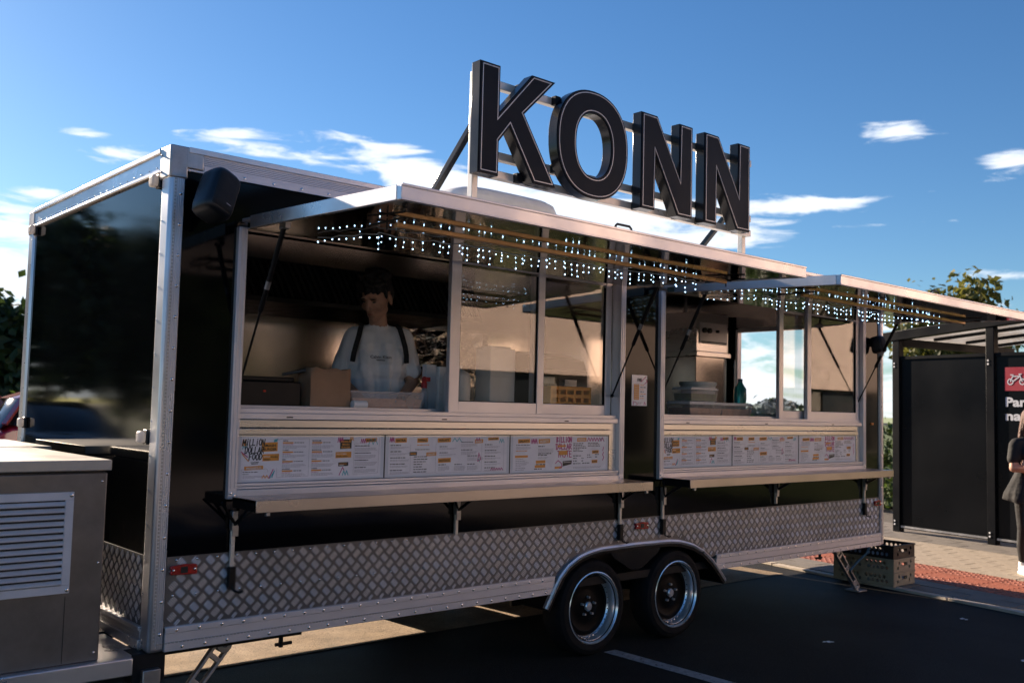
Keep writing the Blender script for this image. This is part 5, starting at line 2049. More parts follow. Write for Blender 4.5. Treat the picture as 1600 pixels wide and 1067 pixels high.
ringp(1.62, 2.015, .040, .027)
ringp(1.772, 2.015, .040, .027)
for (a, b_) in (((1.62, 2.015), (1.652, 2.085)), ((1.652, 2.082), (1.742, 2.082)), ((1.655, 2.02), (1.735, 2.075)), ((1.772, 2.015), (1.738, 2.10)), ((1.622, 2.100), (1.662, 2.100)), ((1.725, 2.108), (1.765, 2.108))):
    seg(a, b_, .013)
m.build('bicycle_pictogram', sg, local=True, smooth=False)
for (s, z, w) in (('Par', 1.715, .27), ('na', 1.545, .205)):
    m = MB()
    vs, fs, w0 = text_geo(s, .035)
    k = w / w0
    m.add([(1.545 + p[0] * k, -.0165, z + p[1] * .155) for p in vs], fs, 'sign_white')
    m.build('lettering', sg, local=True, smooth=False, fixn=False)


# ================================================================== PEOPLE
def remesh(mb, voxel, smooth_it=4, fac=.5):
    """one continuous surface from overlapping volumes"""
    me = bpy.data.meshes.new('volume')
    me.from_pydata([tuple(p) for p in mb.v], [], mb.f)
    bm = bmesh.new()
    bm.from_mesh(me)
    bmesh.ops.recalc_face_normals(bm, faces=bm.faces)
    bm.to_mesh(me)
    bm.free()
    ob = bpy.data.objects.new('volume', me)
    COL.objects.link(ob)
    md = ob.modifiers.new('r', 'REMESH')
    md.mode = 'VOXEL'
    md.voxel_size = voxel
    md.use_smooth_shade = True
    sm = ob.modifiers.new('s', 'SMOOTH')
    sm.iterations = smooth_it
    sm.factor = fac
    dg = bpy.context.evaluated_depsgraph_get()
    res = bpy.data.meshes.new_from_object(ob.evaluated_get(dg))
    bpy.data.objects.remove(ob)
    out = MB()
    out.v = [tuple(v.co) for v in res.vertices]
    out.f = [tuple(p.vertices) for p in res.polygons]
    out.m = [0] * len(out.f)
    bpy.data.meshes.remove(res)
    return out


class Body:
    """volumes in a local frame (facing -y, x to the figure's left), posed by a matrix"""

    def __init__(self, mat4):
        self.M, self.b = mat4, MB()

    def p(self, q, mtx=None):
        q = Vector(q)
        return self.M @ (mtx @ q if mtx else q)

    def cap(self, a, ra, c, rc, mtx=None, n=14):
        a, c = self.p(a, mtx), self.p(c, mtx)
        self.b.cyl(a, c, ra, 'skin', rc, n)
        self.b.sphere(a, ra, 'skin', n, 8)
        self.b.sphere(c, rc, 'skin', n, 8)

    def ell(self, c, r, rot=None, mtx=None, n=18):
        m3 = self.M.to_3x3()
        if mtx:
            m3 = m3 @ mtx.to_3x3()
        if rot:
            m3 = m3 @ Euler(rot).to_matrix()
        self.b.sphere(self.p(c, mtx), r, 'skin', n, 12, m3)

    def mesh(self, mat, voxel, it=4):
        o = remesh(self.b, voxel, it)
        o.mats = [mat]
        return o


def head_volumes(B, H, female=False):
    """H: matrix of the head (origin at the skull centre)"""
    B.ell((0, .012, .028), (.076, .096, .092), None, H)
    B.ell((0, -.018, -.020), (.064, .076, .080), None, H)
    B.ell((0, -.040, -.078), (.046, .046, .036), None, H)
    B.ell((0, -.070, -.098), (.022, .018, .016), None, H)
    for s in (-1, 1):
        B.ell((s * .040, -.058, -.030), (.024, .022, .024), None, H)
        B.ell((s * .030, -.082, .026), (.024, .012, .009), (0, s * .12, 0), H)
        B.ell((s * .080, .012, -.012), (.010, .020, .032), (0, 0, s * .25), H)
        B.ell((s * .040, -.016, -.066), (.020, .04, .026), None, H)
    B.cap((0, -.086, .018), .009, (0, -.110, -.026), .0115, H, 8)
    B.ell((-.011, -.098, -.032), (.008, .010, .007), None, H)
    B.ell((.011, -.098, -.032), (.008, .010, .007), None, H)
    B.ell((0, -.088, -.055), (.024, .010, .0065), None, H)
    B.ell((0, -.086, -.068), (.021, .010, .007), None, H)


def hand_volumes(B, wrist, elbow, curl, palm_n, s):
    """palm and five separate fingers continuing the forearm"""
    wrist, elbow = Vector(wrist), Vector(elbow)
    d = (wrist - elbow).normalized()
    pn = Vector(palm_n)
    pn = (pn - d * pn.dot(d)).normalized()
    a = d.cross(pn) * s
    for k in range(4):
        o = (k - 1.5) * .0195
        B.cap(wrist + d * .01 + a * o * .5, .015, wrist + d * .082 + a * o, .0115)
        L_ = (.032, .038, .036, .028)[k]
        p = wrist + d * .086 + a * o
        dd = d.copy()
        for j in range(3):
            q = p + dd * L_ * (1, .75, .6)[j]
            B.cap(p, .0088 - j * .0008, q, .0082 - j * .0008, n=8)
            p = q
            dd = (dd * math.cos(curl) + pn * math.sin(curl)).normalized()
    t0 = wrist + d * .025 - a * .026
    t1 = t0 + d * .035 - a * .026 + pn * .012
    t2 = t1 + d * .032 - a * .004 + pn * .012
    B.cap(t0, .013, t1, .0105, n=8)
    B.cap(t1, .0105, t2, .0085, n=8)


# ---- vendor behind the counter
VM = Matrix.Translation((1.525, .545, .51)) @ Matrix.Rotation(math.radians(-27), 4, 'Z')
V = root('person', 'young man in a white t-shirt with black straps, looking down behind the counter', 'person', (1.525, .545, .51))
B = Body(VM)
HM = Matrix.Translation((-.030, -.055, 1.690)) @ Euler((math.radians(28), math.radians(4), math.radians(-36))).to_matrix().to_4x4() @ Matrix.Scale(1.08, 4)
head_volumes(B, HM)
B.cap((0, .015, 1.48), .056, (-.022, -.026, 1.625), .052)
B.ell((0, .014, 1.36), (.125, .074, .15))
B.ell((0, .014, 1.15), (.112, .072, .16))
B.ell((0, .015, .98), (.130, .09, .11))
for s in (-1, 1):
    B.cap((s * .05, .01, 1.48), .046, (s * .145, .01, 1.455), .050)
    B.cap((s * .152, .01, 1.44), .046, (s * .212, .03, 1.19), .036)
    el_, wr_ = (s * .212, .03, 1.19), (s * .10, -.19, 1.065)
    B.cap(el_, .036, wr_, .025)
    hand_volumes(B, wr_, el_, .45, (0, -.2, -1), s)
    B.cap((s * .08, .01, .95), .078, (s * .09, 0, .52), .056)
    B.cap((s * .09, 0, .52), .054, (s * .094, .02, .09), .036)
    B.cap((s * .094, .03, .045), .040, (s * .10, -.13, .035), .032)
body = B.mesh('skin', .0052, 3)
body.build('body', V, fixn=False, ang=180)
# t-shirt: a wider shell over torso and upper arms, cut at hem, sleeves and neckline by its own volumes
B = Body(VM)
for (z_, hx, rr_) in ((1.44, .085, .076), (1.40, .080, .090), (1.33, .072, .098), (1.25, .068, .100), (1.16, .066, .101), (1.07, .068, .102), (.99, .070, .103), (.93, .072, .103)):
    B.cap((-hx, .006, z_), rr_, (hx, .006, z_), rr_)
B.cap((0, .018, 1.47), .070, (-.006, .008, 1.520), .062)
for s in (-1, 1):
    B.cap((s * .05, .012, 1.478), .056, (s * .145, .012, 1.462), .058)
    B.cap((s * .152, .012, 1.450), .060, (s * .198, .024, 1.315), .058)
    B.cap((s * .198, .024, 1.315), .058, (s * .212, .028, 1.265), .060)
sh_ = B.mesh('shirt', .007, 3)
iv = VM.inverted()
nv = []
for q in sh_.v:
    l = iv @ Vector(q)
    f_ = (.026 * mnoise.noise(Vector((l.x * 15 + l.z * 3, l.y * 9, l.z * 3.2))) + .015 * mnoise.noise(Vector((l.x * 30, l.y * 22, l.z * 9 + l.x * 8)))) * max(.25, min(1.0, (1.50 - l.z) * 5))
    dr_ = Vector((l.x, l.y, 0)).normalized()
    l = l + dr_ * f_
    nv.append(tuple(VM @ l))
sh_.v = nv
sh_.build('t_shirt', V, fixn=False, ang=180)
# printed name on the chest
vs, fs, w0 = text_geo('Calvin Klein', .01)
k = .125 / w0
m = MB()
m.add([VM @ Vector((-.0625 + p[0] * k, -.106 - .008 * math.cos((-.0625 + p[0] * k) * 14) - .008, 1.325 + p[1] * .024)) for p in vs], fs, 'ink')
m.add([VM @ Vector(q) for q in ((-.025, -.1225, 1.311), (.025, -.1225, 1.311), (.025, -.1225, 1.316), (-.025, -.1225, 1.316))], [(0, 1, 2, 3)], 'ink')
m.build('shirt_print', V, fixn=False, smooth=False)
# backpack straps
for s in (-1, 1):
    m = MB()
    prev = None
    for (x, y, z) in ((.095, .10, 1.40), (.102, .075, 1.49), (.108, .02, 1.528), (.116, -.046, 1.512), (.130, -.082, 1.455), (.145, -.094, 1.40), (.156, -.084, 1.35), (.160, -.064, 1.31)):
        q = Vector((s * x, y, z))
        if prev is not None:
            m.bar(VM @ prev, VM @ (q + (q - prev) * .15), .030, .014, 'black_cloth', up=VM.to_3x3() @ Vector((0, -.8, .6)))
        prev = q
    m.build('shoulder_strap', V, bevel=.004)
# trousers
B = Body(VM)
B.ell((0, .012, .93), (.165, .118, .13))
for s in (-1, 1):
    B.cap((s * .085, .01, .92), .098, (s * .098, 0, .52), .078)
    B.cap((s * .098, 0, .52), .076, (s * .102, .015, .08), .062)
B.mesh('black_cloth', .010, 3).build('trousers', V, fixn=False, ang=180)
# hair: cap of thick short curls
B = Body(VM)
hr = random.Random(9)
B.ell((0, .022, .062), (.082, .096, .074), None, HM)
B.ell((0, .052, .010), (.079, .066, .080), None, HM)
for kk in range(150):
    th, ph = hr.uniform(0, 6.283), hr.uniform(0, 1.35)
    q = Vector((.080 * math.sin(ph) * math.cos(th), .020 + .094 * math.sin(ph) * math.sin(th), .068 + .080 * math.cos(ph)))
    if q.y < -.05 and q.z < .080:
        continue
    rs_ = hr.uniform(.012, .024)
    B.cap(tuple(q), rs_, tuple(q + Vector((hr.uniform(-.02, .02), -.014, .012))), rs_ * .6, HM, 7)
for kk in range(26):
    x_ = hr.uniform(-.070, .070)
    B.cap((x_, -.062, .098), .015, (x_ + hr.uniform(-.018, .010), -.090 + abs(x_) * .35, hr.uniform(.046, .072)), .007, HM, 7)
for s in (-1, 1):
    B.cap((s * .074, -.015, .055), .016, (s * .077, -.022, .012), .008, HM, 7)
B.mesh('hair', .0055, 1).build('hair', V, fixn=False, ang=180)
for s in (-1, 1):
    m = MB()
    m.sphere(VM @ (HM @ Vector((s * .031, -.080, .006))), (.013, .008, .0055), 'eye', 10, 6, (VM @ HM).to_3x3().normalized())
    m.build('eye', V)
    m = MB()
    m.sphere(VM @ (HM @ Vector((s * .032, -.0905, .0265))), (.020, .006, .0045), 'hair', 10, 6, (VM @ HM).to_3x3().normalized())
    m.build('eyebrow', V)
m = MB()
m.sphere(VM @ (HM @ Vector((0, -.0925, -.061))), (.020, .006, .007), 'lips', 10, 6, (VM @ HM).to_3x3().normalized())
m.build('lips', V)

# ---- woman at the right edge, arms folded
WM = Matrix.Translation((8.74, -.45, .024)) @ Matrix.Rotation(math.radians(-38), 4, 'Z')
Wn = root('person', 'woman in black dress, leggings and white sneakers with folded arms at the right edge', 'person', (8.74, -.45, .024))
B = Body(WM)
HM = Matrix.Translation((0, -.02, 1.535)) @ Euler((math.radians(6), 0, math.radians(10))).to_matrix().to_4x4()
head_volumes(B, HM, True)
B.cap((0, .01, 1.33), .050, (0, -.005, 1.46), .045)
B.ell((0, .01, 1.20), (.150, .098, .15))
B.ell((0, .01, 1.02), (.125, .09, .14))
B.ell((0, .02, .86), (.165, .115, .13))
for s in (-1, 1):
    B.ell((s * .07, -.07, 1.20), (.065, .055, .06))
    B.cap((s * .05, .01, 1.33), .045, (s * .150, .01, 1.30), .050)
    B.cap((s * .160, .01, 1.29), .048, (s * .205, -.02, 1.06), .042)
    wr_ = (-s * .075, -.205, 1.07 + s * .03)
    el_ = (s * .205, -.02, 1.06)
    B.cap(el_, .042, (s * .07, -.175, 1.065 + s * .02), .034)
    B.cap((s * .07, -.175, 1.065 + s * .02), .034, wr_, .025)
    hand_volumes(B, wr_, (s * .07, -.175, 1.065 + s * .02), .35, (0, .9, -.2), s)
    B.cap((s * .085, .02, .84), .088, (s * .09, 0, .46), .060)
    B.cap((s * .09, 0, .46), .058, (s * .092, .02, .28), .055)
    B.cap((s * .092, .02, .28), .055, (s * .09, .02, .09), .038)
    B.cap((s * .09, .02, .05), .036, (s * .10, -.12, .035), .030)
B.mesh('skin_pale', .0052, 3).build('body', Wn, fixn=False, ang=180)
B = Body(WM)
B.ell((0, .008, 1.20), (.172, .122, .165))
B.ell((0, .008, 1.03), (.150, .112, .17))
for s in (-1, 1):
    B.ell((s * .07, -.07, 1.20), (.078, .068, .072))
    B.cap((s * .05, .012, 1.325), .056, (s * .155, .012, 1.30), .062)
    B.cap((s * .165, .012, 1.285), .064, (s * .196, -.006, 1.15), .062)
for i in range(7):
    z = .96 - i * .035
    w = .115 + i * .011
    B.cap((-w * .62, .012, z), w * .93, (w * .62, .012, z), w * .93)
dress = B.mesh('black_cloth', .008, 3)
iv = WM.inverted()
nv = []
for q in dress.v:
    l = iv @ Vector(q)
    if l.z < .95:
        ang_ = math.atan2(l.y, l.x)
        l += Vector((l.x, l.y, 0)).normalized() * .014 * math.sin(ang_ * 9) * (.95 - l.z) * 4
        l.z = max(l.z, .735 + .02 * math.sin(ang_ * 3))
    nv.append(tuple(WM @ l))
dress.v = nv
dress.build('dress', Wn, fixn=False, ang=180)
B = Body(WM)
for s in (-1, 1):
    B.cap((s * .085, .02, .84), .096, (s * .09, 0, .46), .067)
    B.cap((s * .09, 0, .46), .065, (s * .092, .02, .28), .061)
    B.cap((s * .092, .02, .28), .061, (s * .09, .02, .13), .045)
B.mesh('leggings', .008, 3).build('leggings', Wn, fixn=False, ang=180)
for s in (-1, 1):
    B = Body(WM)
    B.cap((s * .09, .035, .055), .045, (s * .10, -.06, .050), .043)
    B.cap((s * .10, -.06, .048), .043, (s * .104, -.145, .040), .036)
    B.cap((s * .09, .025, .07), .046, (s * .09, .022, .115), .046)
    sn = B.mesh('white_plastic', .006, 3).build('sneaker', Wn, fixn=False, ang=180)
    B = Body(WM)
    B.cap((s * .09, .045, .016), .047, (s * .106, -.155, .016), .042)
    so = B.mesh('ink_white', .006, 2)
    so.v = [(x, y, min(max(z, .024), .024 + .028)) for x, y, z in so.v]
    so.build('sole', sn, fixn=False)
    m = MB()
    for kq in range(4):
        a = WM @ Vector((s * .096 - .024, -.045 - kq * .020, .094 - kq * .006))
        c_ = WM @ Vector((s * .096 + .026, -.050 - kq * .020, .094 - kq * .006))
        m.cyl(a, c_, .004, 'bronze', n=6)
    m.build('laces', sn)
B = Body(WM)
B.ell((0, .030, .035), (.088, .098, .098), None, HM)
for kq in range(60):
    a_ = hr.uniform(-2.4, 2.4)
    B.cap((.075 * math.sin(a_), .035 + .07 * math.cos(a_), .02), .018, (.085 * math.sin(a_) + hr.uniform(-.01, .01), .045 + .075 * math.cos(a_), hr.uniform(-.20, -.10)), .012, HM, 6) if abs(a_) < 1.9 else None
B.mesh('hair_brown', .008, 1).build('hair', Wn, fixn=False, ang=180)
for s in (-1, 1):
    m = MB()
    m.sphere(WM @ (HM @ Vector((s * .031, -.080, .006))), (.013, .008, .0055), 'eye', 10, 6, (WM @ HM).to_3x3())
    m.build('eye', Wn)
m = MB()
m.sphere(WM @ (HM @ Vector((0, -.0925, -.061))), (.020, .006, .007), 'lips', 10, 6, (WM @ HM).to_3x3())
m.build('lips', Wn)


# ================================================================== THINGS INSIDE
def thing(name, label, cat, loc):
    return root(name, label, cat, loc)


ZW = 1.5375
# paper bag with folded sides and a wavy mouth
m = MB()
bx0, bx1, by0, by1, bz1 = .835, 1.075, .125, .265, 1.745
n = 9
front = [(bx0 + (bx1 - bx0) * i / (n - 1), by0, bz1 + .006 * math.sin(i * 1.9)) for i in range(n)]
vs, fs = [], []
loop = []
for i in range(n):
    loop.append((bx0 + (bx1 - bx0) * i / (n - 1), by0))
loop += [(bx1 - .012, (by0 + by1) / 2), (bx1, by1)]
for i in range(n - 2, -1, -1):
    loop.append((bx0 + (bx1 - bx0) * i / (n - 1), by1))
loop.append((bx0 + .012, (by0 + by1) / 2))
q = len(loop)
for j, z in enumerate((ZW, ZW + .07, ZW + .14, bz1)):
    for i, (x, y) in enumerate(loop):
        wv = .004 * math.sin(i * 2.3 + j * 1.7)
        vs.append((x + wv * (j > 0), y + wv * (j > 0), z + (.006 * math.sin(i * 1.7) if j == 3 else 0)))
for j in range(3):
    for i in range(q):
        fs.append((j * q + i, j * q + (i + 1) % q, (j + 1) * q + (i + 1) % q, (j + 1) * q + i))
fs.append(tuple(range(q)))
m.add(vs, fs, 'kraft')
o = m.build('paper_bag', ang=20)
sd = o.modifiers.new('thickness', 'SOLIDIFY')
sd.thickness = .0015
tag(o, 'brown kraft paper bag standing open on the counter beside the vendor', 'paper bag')


def tub(name, label, x0, x1, y0, y1, z0, h, fill, lid, taper=.94):
    r = thing(name, label, 'food tub', ((x0 + x1) / 2, (y0 + y1) / 2, z0))
    cx, cy = (x0 + x1) / 2, (y0 + y1) / 2

    def rectat(k, z):
        return [(cx + (x - cx) * k, cy + (y - cy) * k, z) for x, y in ((x0, y0), (x1, y0), (x1, y1), (x0, y1))]
    m = MB()
    m.hexa(rectat(taper, z0) + rectat(1, z0 + h), 'tub')
    # hollow: inner wall
    pass
    m.build('tub_shell', r, smooth=False)
    m = MB()
    a = rectat(1.02, z0 + h - .008) + rectat(1.03, z0 + h + .004)
    m.hexa(a, 'white_plastic' if lid else 'tub')
    if lid:
        m.hexa(rectat(.97, z0 + h + .004) + rectat(.95, z0 + h + .012), 'white_plastic')
    m.build('tub_lid' if lid else 'tub_rim', r, bevel=.003)
    if fill:
        m = MB()
        m.hexa(rectat(taper * .96, z0 + .006) + rectat(.955, z0 + h * .62), fill)
        m.build('contents', r, smooth=False)
    return r


tub('food_tub', 'long translucent plastic tub on the counter in front of the vendor', 1.085, 1.565, .125, .33, ZW, .095, 'tub_fill', False)
m = MB()
m.lathe([(.0, 0), (.010, 0), (.022, .0), (.022, .085), (.010, .085), (.0, .085)], (1.085, .114, ZW + .0225), 'x', 'white_plastic', 20)
tag(m.build('receipt_roll'), 'small white paper roll lying at the counter edge before the tub', 'paper roll')
# squeeze bottle with red cap
r = thing('squeeze_bottle', 'slim bottle with red cap standing right of the vendor', 'bottle', (1.72, .34, ZW))
m = MB()
m.lathe([(0, 0), (.026, 0), (.027, .02), (.026, .10), (.018, .125), (.014, .135), (0, .135)], (1.72, .34, ZW), 'z', 'tub', 18)
m.build('bottle_body', r)
m = MB()
m.lathe([(.018, .130), (.018, .155), (.012, .175), (.008, .20), (0, .20)], (1.72, .34, ZW), 'z', 'red_plastic', 16)
m.box(1.70, 1.735, .30, .335, ZW + .17, ZW + .195, 'red_plastic')
m.build('bottle_cap', r)
for (xa, xb, ya, yb, hh, mt_, lb) in ((1.745, 1.825, .36, .40, .275, 'board', 'taller upright grey file holder beside the red capped bottle'), (1.830, 1.900, .34, .39, .265, 'white_plastic', 'pale file holder half hidden by the left sash of the first window')):
    m = MB()
    m.box(xa, xb, ya, yb, ZW, ZW + hh, mt_)
    tag(m.build('file_holder', bevel=.004), lb, 'file holder', 'file holders right of the vendor')
# foil sheet on the back wall and behind the vendor
rng = random.Random(21)
m = MB()
NX, NZ = 16, 10
vs = [(2.46 + i * .085, 2.165 - .05 * rng.random() - .03 * math.sin(i * .8), 1.72 + j * .052 + .02 * rng.random()) for j in range(NZ) for i in range(NX)]
vs += [(x, y + .006, z) for x, y, z in vs]
nn = NX * NZ
fs = []
for j in range(NZ - 1):
    for i in range(NX - 1):
        a = j * NX + i
        fs.append((a, a + 1, a + NX + 1, a + NX))
        fs.append((nn + a + NX, nn + a + NX + 1, nn + a + 1, nn + a))
m.add(vs, fs, 'foil')
tag(m.build('foil_sheet', smooth=False, fixn=False), 'crumpled silver foil hung on the back wall behind the vendor', 'foil')
# dark fryer at the left inside
r = thing('fryer', 'dark fryer with a red indicator at the left inside the first hatch', 'fryer', (.60, .38, ZW))
m = MB()
m.box(.40, .80, .16, .50, ZW, ZW + .13, 'black_metal')
m.box(.42, .78, .20, .48, ZW + .13, ZW + .155, 'black_metal')
m.build('fryer_body', r, bevel=.006)
m = MB()
m.bar((.74, .26, ZW + .17), (.86, .20, ZW + .20), .022, .016, 'black_plastic')
m.build('fryer_handle', r, bevel=.003)
m = MB()
m.box(.585, .600, .157, .161, ZW + .075, ZW + .085, 'red_lens')
m.build('indicator', r, smooth=False)
# white bottles and carton behind the glass of the first window
r = thing('milk_bottle', 'rounded white plastic bottle behind the first window pane', 'bottle', (1.86, .26, ZW))
m = MB()
m.lathe([(0, 0), (.078, 0), (.082, .02), (.082, .20), (.072, .225), (.030, .25), (.030, .27), (0, .27)], (1.87, .215, ZW), 'z', 'white_plastic', 22)
m.build('bottle_body', r)
m = MB()
m.box(2.05, 2.255, .125, .265, ZW, ZW + .385, 'white_plastic')
m.box(2.07, 2.235, .145, .245, ZW + .385, ZW + .40, 'white_plastic')
tag(m.build('napkin_dispenser', bevel=.02, seg=4), 'tall white dispenser behind the pane of the first window', 'dispenser')
# orange crate behind the second pane
r = thing('orange_crate', 'orange slotted plastic crate behind the second window pane', 'crate', (3.08, .42, ZW))
m = MB()
x0, x1, y0, z0 = 2.56, 2.93, .125, ZW
for k in range(4):
    m.box(x0, x1, y0, y0 + .012, z0 + k * .05, z0 + k * .05 + .022, 'orange_plastic')
for k in range(6):
    a = x0 + k * (x1 - x0 - .02) / 5
    m.box(a, a + .02, y0 + .002, y0 + .014, z0, z0 + .172, 'orange_plastic')
m.box(x0, x0 + .012, y0 + .014, y0 + .14, z0, z0 + .172, 'orange_plastic')
m.box(x1 - .012, x1, y0 + .014, y0 + .14, z0, z0 + .172, 'orange_plastic')
m.box(x0, x1, y0 + .13, y0 + .142, z0, z0 + .172, 'orange_plastic')
m.build('crate_shell', r, smooth=False)
# grill rack and dark machine above it
r = thing('sandwich_grill', 'dark sandwich grill behind the second pane above the orange crate', 'grill', (3.1, .8, ZW))
m = MB()
m.box(2.86, 3.34, .56, .95, ZW, ZW + .30, 'black_metal')
m.prism([(.56, ZW + .30), (.95, ZW + .30), (.95, ZW + .40), (.80, ZW + .43), (.60, ZW + .38)], 'x', 2.86, 3.34, 'black_metal')
m.build('grill_body', r, bevel=.008)
for (xa, xb, za, zb) in ((2.90, 3.0, .20, .25), (3.10, 3.22, .19, .235)):
    m = MB()
    m.box(xa, xb, .552, .558, ZW + za, ZW + zb, 'paper')
    m.build('grill_label', r, smooth=False)
# back worktop along the rear wall
m = MB()
m.box(.1, 5.2, 1.62, W - .08, 1.30, 1.36, 'steel_dark')
m.box(.1, 5.2, 1.66, W - .08, ZB + .06, 1.30, 'steel_dark')
tag(m.build('back_counter', bevel=.004), 'long steel counter along the back wall inside the trailer', 'counter')
# ovens at the rear end, facing the length of the trailer
r = thing('oven', 'steel oven with two black knobs above a cabinet beside the rear doorway', 'oven', (6.2, 1.75, .5))
m = MB()
m.box(5.93, 6.45, 1.60, 2.18, 2.17, 2.56, 'steel')
m.box(5.95, 6.45, 1.62, 2.18, .5, 2.12, 'steel_dark')
m.box(5.91, 6.47, 1.58, 2.20, 2.12, 2.17, 'steel')
m.build('oven_body', r, bevel=.005)
m = MB()
m.box(5.97, 6.42, 1.590, 1.601, 2.25, 2.46, 'vent')
m.build('control_panel', r, bevel=.003)
m = MB()
m.box(5.99, 6.40, 1.586, 1.592, 2.26, 2.275, 'ink')
m.build('vent_slot', r, smooth=False)
for xk in (6.03, 6.11, 6.24):
    m = MB()
    m.cyl((xk, 1.592, 2.38), (xk, 1.565, 2.38), .026 if xk < 6.2 else .014, 'black_plastic', n=14)
    m.build('knob', r)
# tubs, bucket, bottle and bags at the second hatch
tub('food_tub', 'shallow tub with reddish food under a lid, first in the second hatch', 4.09, 4.50, .22, .44, ZW, .095, 'tub_fill', True)
tub('food_tub', 'shallow tub with dark food left of the plastic bags', 4.54, 4.95, .26, .50, ZW, .095, 'tub_fill', True)
tub('food_tub', 'small tub with green food stacked on the reddish one', 4.13, 4.46, .24, .42, ZW + .11, .095, 'green_fill', True)
r = thing('white_bucket', 'tall white lidded bucket beside the teal bottle', 'bucket', (4.68, .52, ZW))
m = MB()
m.lathe([(0, 0), (.125, 0), (.145, .26), (0, .26)], (4.70, .62, ZW), 'z', 'white_plastic', 24)
m.build('bucket_shell', r)
m = MB()
m.lathe([(.150, .245), (.155, .262), (.150, .275), (0, .278)], (4.70, .62, ZW), 'z', 'white_plastic', 24)
m.build('bucket_lid', r)
r = thing('water_bottle', 'teal plastic bottle with blue cap next to the clear bags', 'bottle', (4.95, .36, ZW))
m = MB()
m.lathe([(0, 0), (.050, 0), (.053, .05), (.046, .10), (.053, .15), (.050, .23), (.022, .275), (.018, .29), (0, .29)], (5.03, .44, ZW), 'z', 'teal_plastic', 20)
m.build('bottle_body', r)
m = MB()
m.lathe([(.020, .285), (.020, .312), (0, .314)], (5.03, .44, ZW), 'z', 'strap', 14)
m.build('bottle_cap', r)


def film_bag(c, rad, seed, label):
    rng = random.Random(seed)
    m = MB()
    m.sphere(c, rad, 'bag_film', 20, 14)
    out = []
    for v in m.v:
        d = Vector(v) - Vector(c)
        k = 1 + .35 * mnoise.noise(Vector(v) * 11 + Vector((seed, 0, 0))) + .16 * mnoise.noise(Vector(v) * 30)
        p = Vector(c) + d * k
        p.z = max(p.z, ZW)
        out.append(tuple(p))
    m.v = out
    tag(m.build('plastic_bag', smooth=False, fixn=False), label, 'plastic bag', 'clear plastic bags in the second hatch')


film_bag((5.22, .30, ZW + .055), (.17, .11, .085), 3, 'crumpled clear plastic bag nearest the teal bottle')
film_bag((5.47, .34, ZW + .065), (.18, .13, .10), 5, 'crumpled clear plastic bag just left of the second window sash')

# sauce bottles along the back counter and notices on the back wall
for i, (x, mt_, lb) in enumerate(((3.02, 'red_plastic', 'red sauce bottle on the back counter behind the first pane'), (3.16, 'orange_plastic', 'orange sauce bottle next to the red one on the back counter'), (3.30, 'white_plastic', 'white sauce bottle last in the row on the back counter'))):
    r = root('sauce_bottle', lb, 'bottle', (x, 1.80, 1.36), 'sauce bottles on the back counter')
    m = MB()
    m.lathe([(0, 0), (.042, 0), (.044, .03), (.044, .17), (.030, .20), (.016, .21), (0, .21)], (x, 1.80, 1.361), 'z', mt_, 16)
    m.build('bottle_body', r)
    m = MB()
    m.lathe([(.018, .208), (.016, .235), (.006, .275), (0, .276)], (x, 1.80, 1.361), 'z', 'white_plastic', 12)
    m.build('nozzle', r)
for (x, z, w_, h_, lb) in ((3.62, 2.02, .15, .10, 'small white notice on the back wall beside the second pane'), (3.35, 1.86, .21, .15, 'larger pale notice on the back wall above the sauce bottles')):
    m = MB()
    m.box(x, x + w_, W - .079, W - .0765, z, z + h_, 'paper')
    nt_ = tag(m.build('wall_notice', smooth=False), lb, 'notice', 'notices on the back wall')
    m = MB()
    for k in range(3):
        m.box(x + .02, x + w_ * (.9 - .15 * (k % 2)), W - .080, W - .0785, z + h_ * (.25 + .22 * k), z + h_ * (.33 + .22 * k), 'ink')
    m.build('notice_print', nt_, smooth=False, kind='stuff')

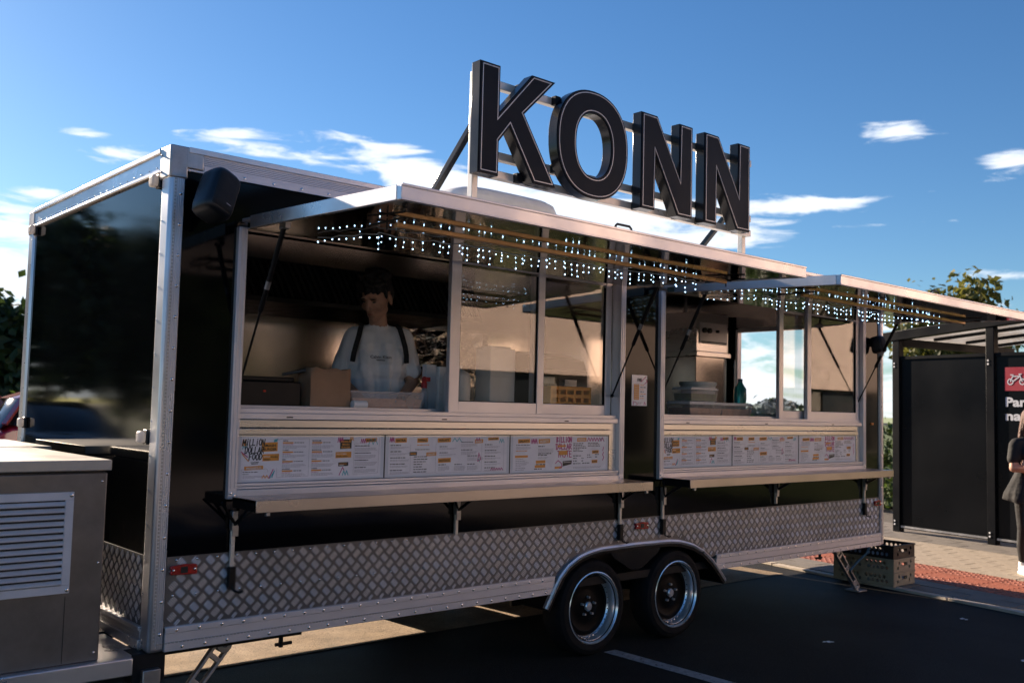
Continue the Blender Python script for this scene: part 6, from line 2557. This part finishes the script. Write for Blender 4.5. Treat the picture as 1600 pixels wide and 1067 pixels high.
# ================================================================== PARKED CARS
def car(loc, rotz, paint, label, group):
    r = root('parked_car', label, 'car', loc, group, rotz)
    M_ = Matrix.Translation(Vector(loc)) @ Matrix.Rotation(rotz, 4, 'Z')

    def put(m, name, parent=r, **k):
        return m.build(name, parent, local=True, **k)
    # body sections along x (length), half width and heights
    lower = [(-2.02, .60, .38, .62), (-1.98, .74, .24, .80), (-1.75, .83, .20, .90), (-1.2, .86, .20, .94), (0, .87, .20, .96), (1.1, .86, .20, .95), (1.6, .84, .20, .86), (1.92, .74, .24, .72), (2.02, .58, .36, .58)]
    m = MB()
    rings = []
    for (x, w, z0, z1) in lower:
        rings.append([(x, -w * .96, z0), (x, -w, z0 + .16), (x, -w, (z0 + z1) / 2), (x, -w * .96, z1 - .04), (x, -w * .86, z1), (x, w * .86, z1), (x, w * .96, z1 - .04), (x, w, (z0 + z1) / 2), (x, w, z0 + .16), (x, w * .96, z0)])
    k = 10
    vs = [p for q in rings for p in q]
    fs = [(j * k + i, j * k + (i + 1) % k, (j + 1) * k + (i + 1) % k, (j + 1) * k + i) for j in range(len(rings) - 1) for i in range(k)]
    fs += [tuple(range(k)), tuple((len(rings) - 1) * k + i for i in range(k))]
    m.add(vs, fs, paint)
    put(m, 'car_body', ang=50, bevel=.02)
    cab = [(-1.90, .66, .90), (-1.60, .62, 1.30), (-1.1, .60, 1.45), (-.2, .60, 1.48), (.35, .60, 1.42), (1.12, .70, .94)]
    m = MB()
    rings = [[(x, -.78 if i in (0, 5) else -.78, .92), (x, -w, z - .04), (x, -w * .85, z), (x, w * .85, z), (x, w, z - .04), (x, .78, .92)] for i, (x, w, z) in enumerate(cab)]
    k = 6
    vs = [p for q in rings for p in q]
    fs = [(j * k + i, j * k + i + 1, (j + 1) * k + i + 1, (j + 1) * k + i) for j in range(len(rings) - 1) for i in range(k - 1)]
    m.add(vs, fs, 'dark_glass')
    put(m, 'glasshouse', ang=40)
    m = MB()
    vs = [p for q in rings[1:5] for p in [(q[1][0], q[1][1] - .006, q[1][2]), (q[2][0], q[2][1], q[2][2] + .008), (q[3][0], q[3][1], q[3][2] + .008), (q[4][0], q[4][1] + .006, q[4][2])]]
    fs = [(j * 4 + i, j * 4 + i + 1, (j + 1) * 4 + i + 1, (j + 1) * 4 + i) for j in range(3) for i in range(3)]
    m.add(vs, fs, paint)
    for s in (-1, 1):
        m.bar((1.10, s * .72, .95), (.36, s * .595, 1.40), .05, .04, paint)
        m.bar((-.35, s * .79, .93), (-.30, s * .605, 1.45), .07, .03, paint)
        m.bar((-1.86, s * .72, .93), (-1.55, s * .615, 1.33), .12, .04, paint)
    put(m, 'car_roof', ang=40)
    for x in (-1.25, 1.28):
        for s in (-1, 1):
            m = MB()
            m.lathe([(.20, .0), (.27, .0), (.31, -.03 * s), (.31, -.17 * s), (.27, -.2 * s), (.20, -.2 * s)], (x, s * .885, .31), 'y', 'rubber', 24)
            wv = put(m, 'car_wheel')
            m = MB()
            m.lathe([(.21, -.01 * s), (.17, -.025 * s), (.06, .0), (0, .0)], (x, s * .885, .31), 'y', 'chrome', 20)
            m.build('rim', wv, local=True)
    for s in (-1, 1):
        m = MB()
        m.sphere((1.93, s * .56, .68), (.10, .16, .07), 'clear_lens', 12, 8)
        put(m, 'headlight')
        m = MB()
        m.sphere((-1.97, s * .60, .76), (.06, .13, .09), 'red_lens', 12, 8)
        put(m, 'tail_light')
        m = MB()
        m.sphere((.78, s * .95, .98), (.07, .08, .055), paint, 10, 6)
        put(m, 'wing_mirror')
    m = MB()
    m.box(2.0, 2.03, -.26, .26, .40, .50, 'white_plastic')
    put(m, 'number_plate', bevel=.004)
    return r


rc = car((4.45, 14.3, 0), 0.05, 'car_red', 'red car parked behind the trailer at the left edge', 'cars in the car park')
rc.scale = (1, 1, 1.17)
car((-3.9, 15.2, 0), math.radians(-96), 'car_grey', 'dark grey car mirrored in the glossy end panel of the trailer', 'cars in the car park')

# one unit check: nothing above needs operators
bpy.context.view_layer.update()
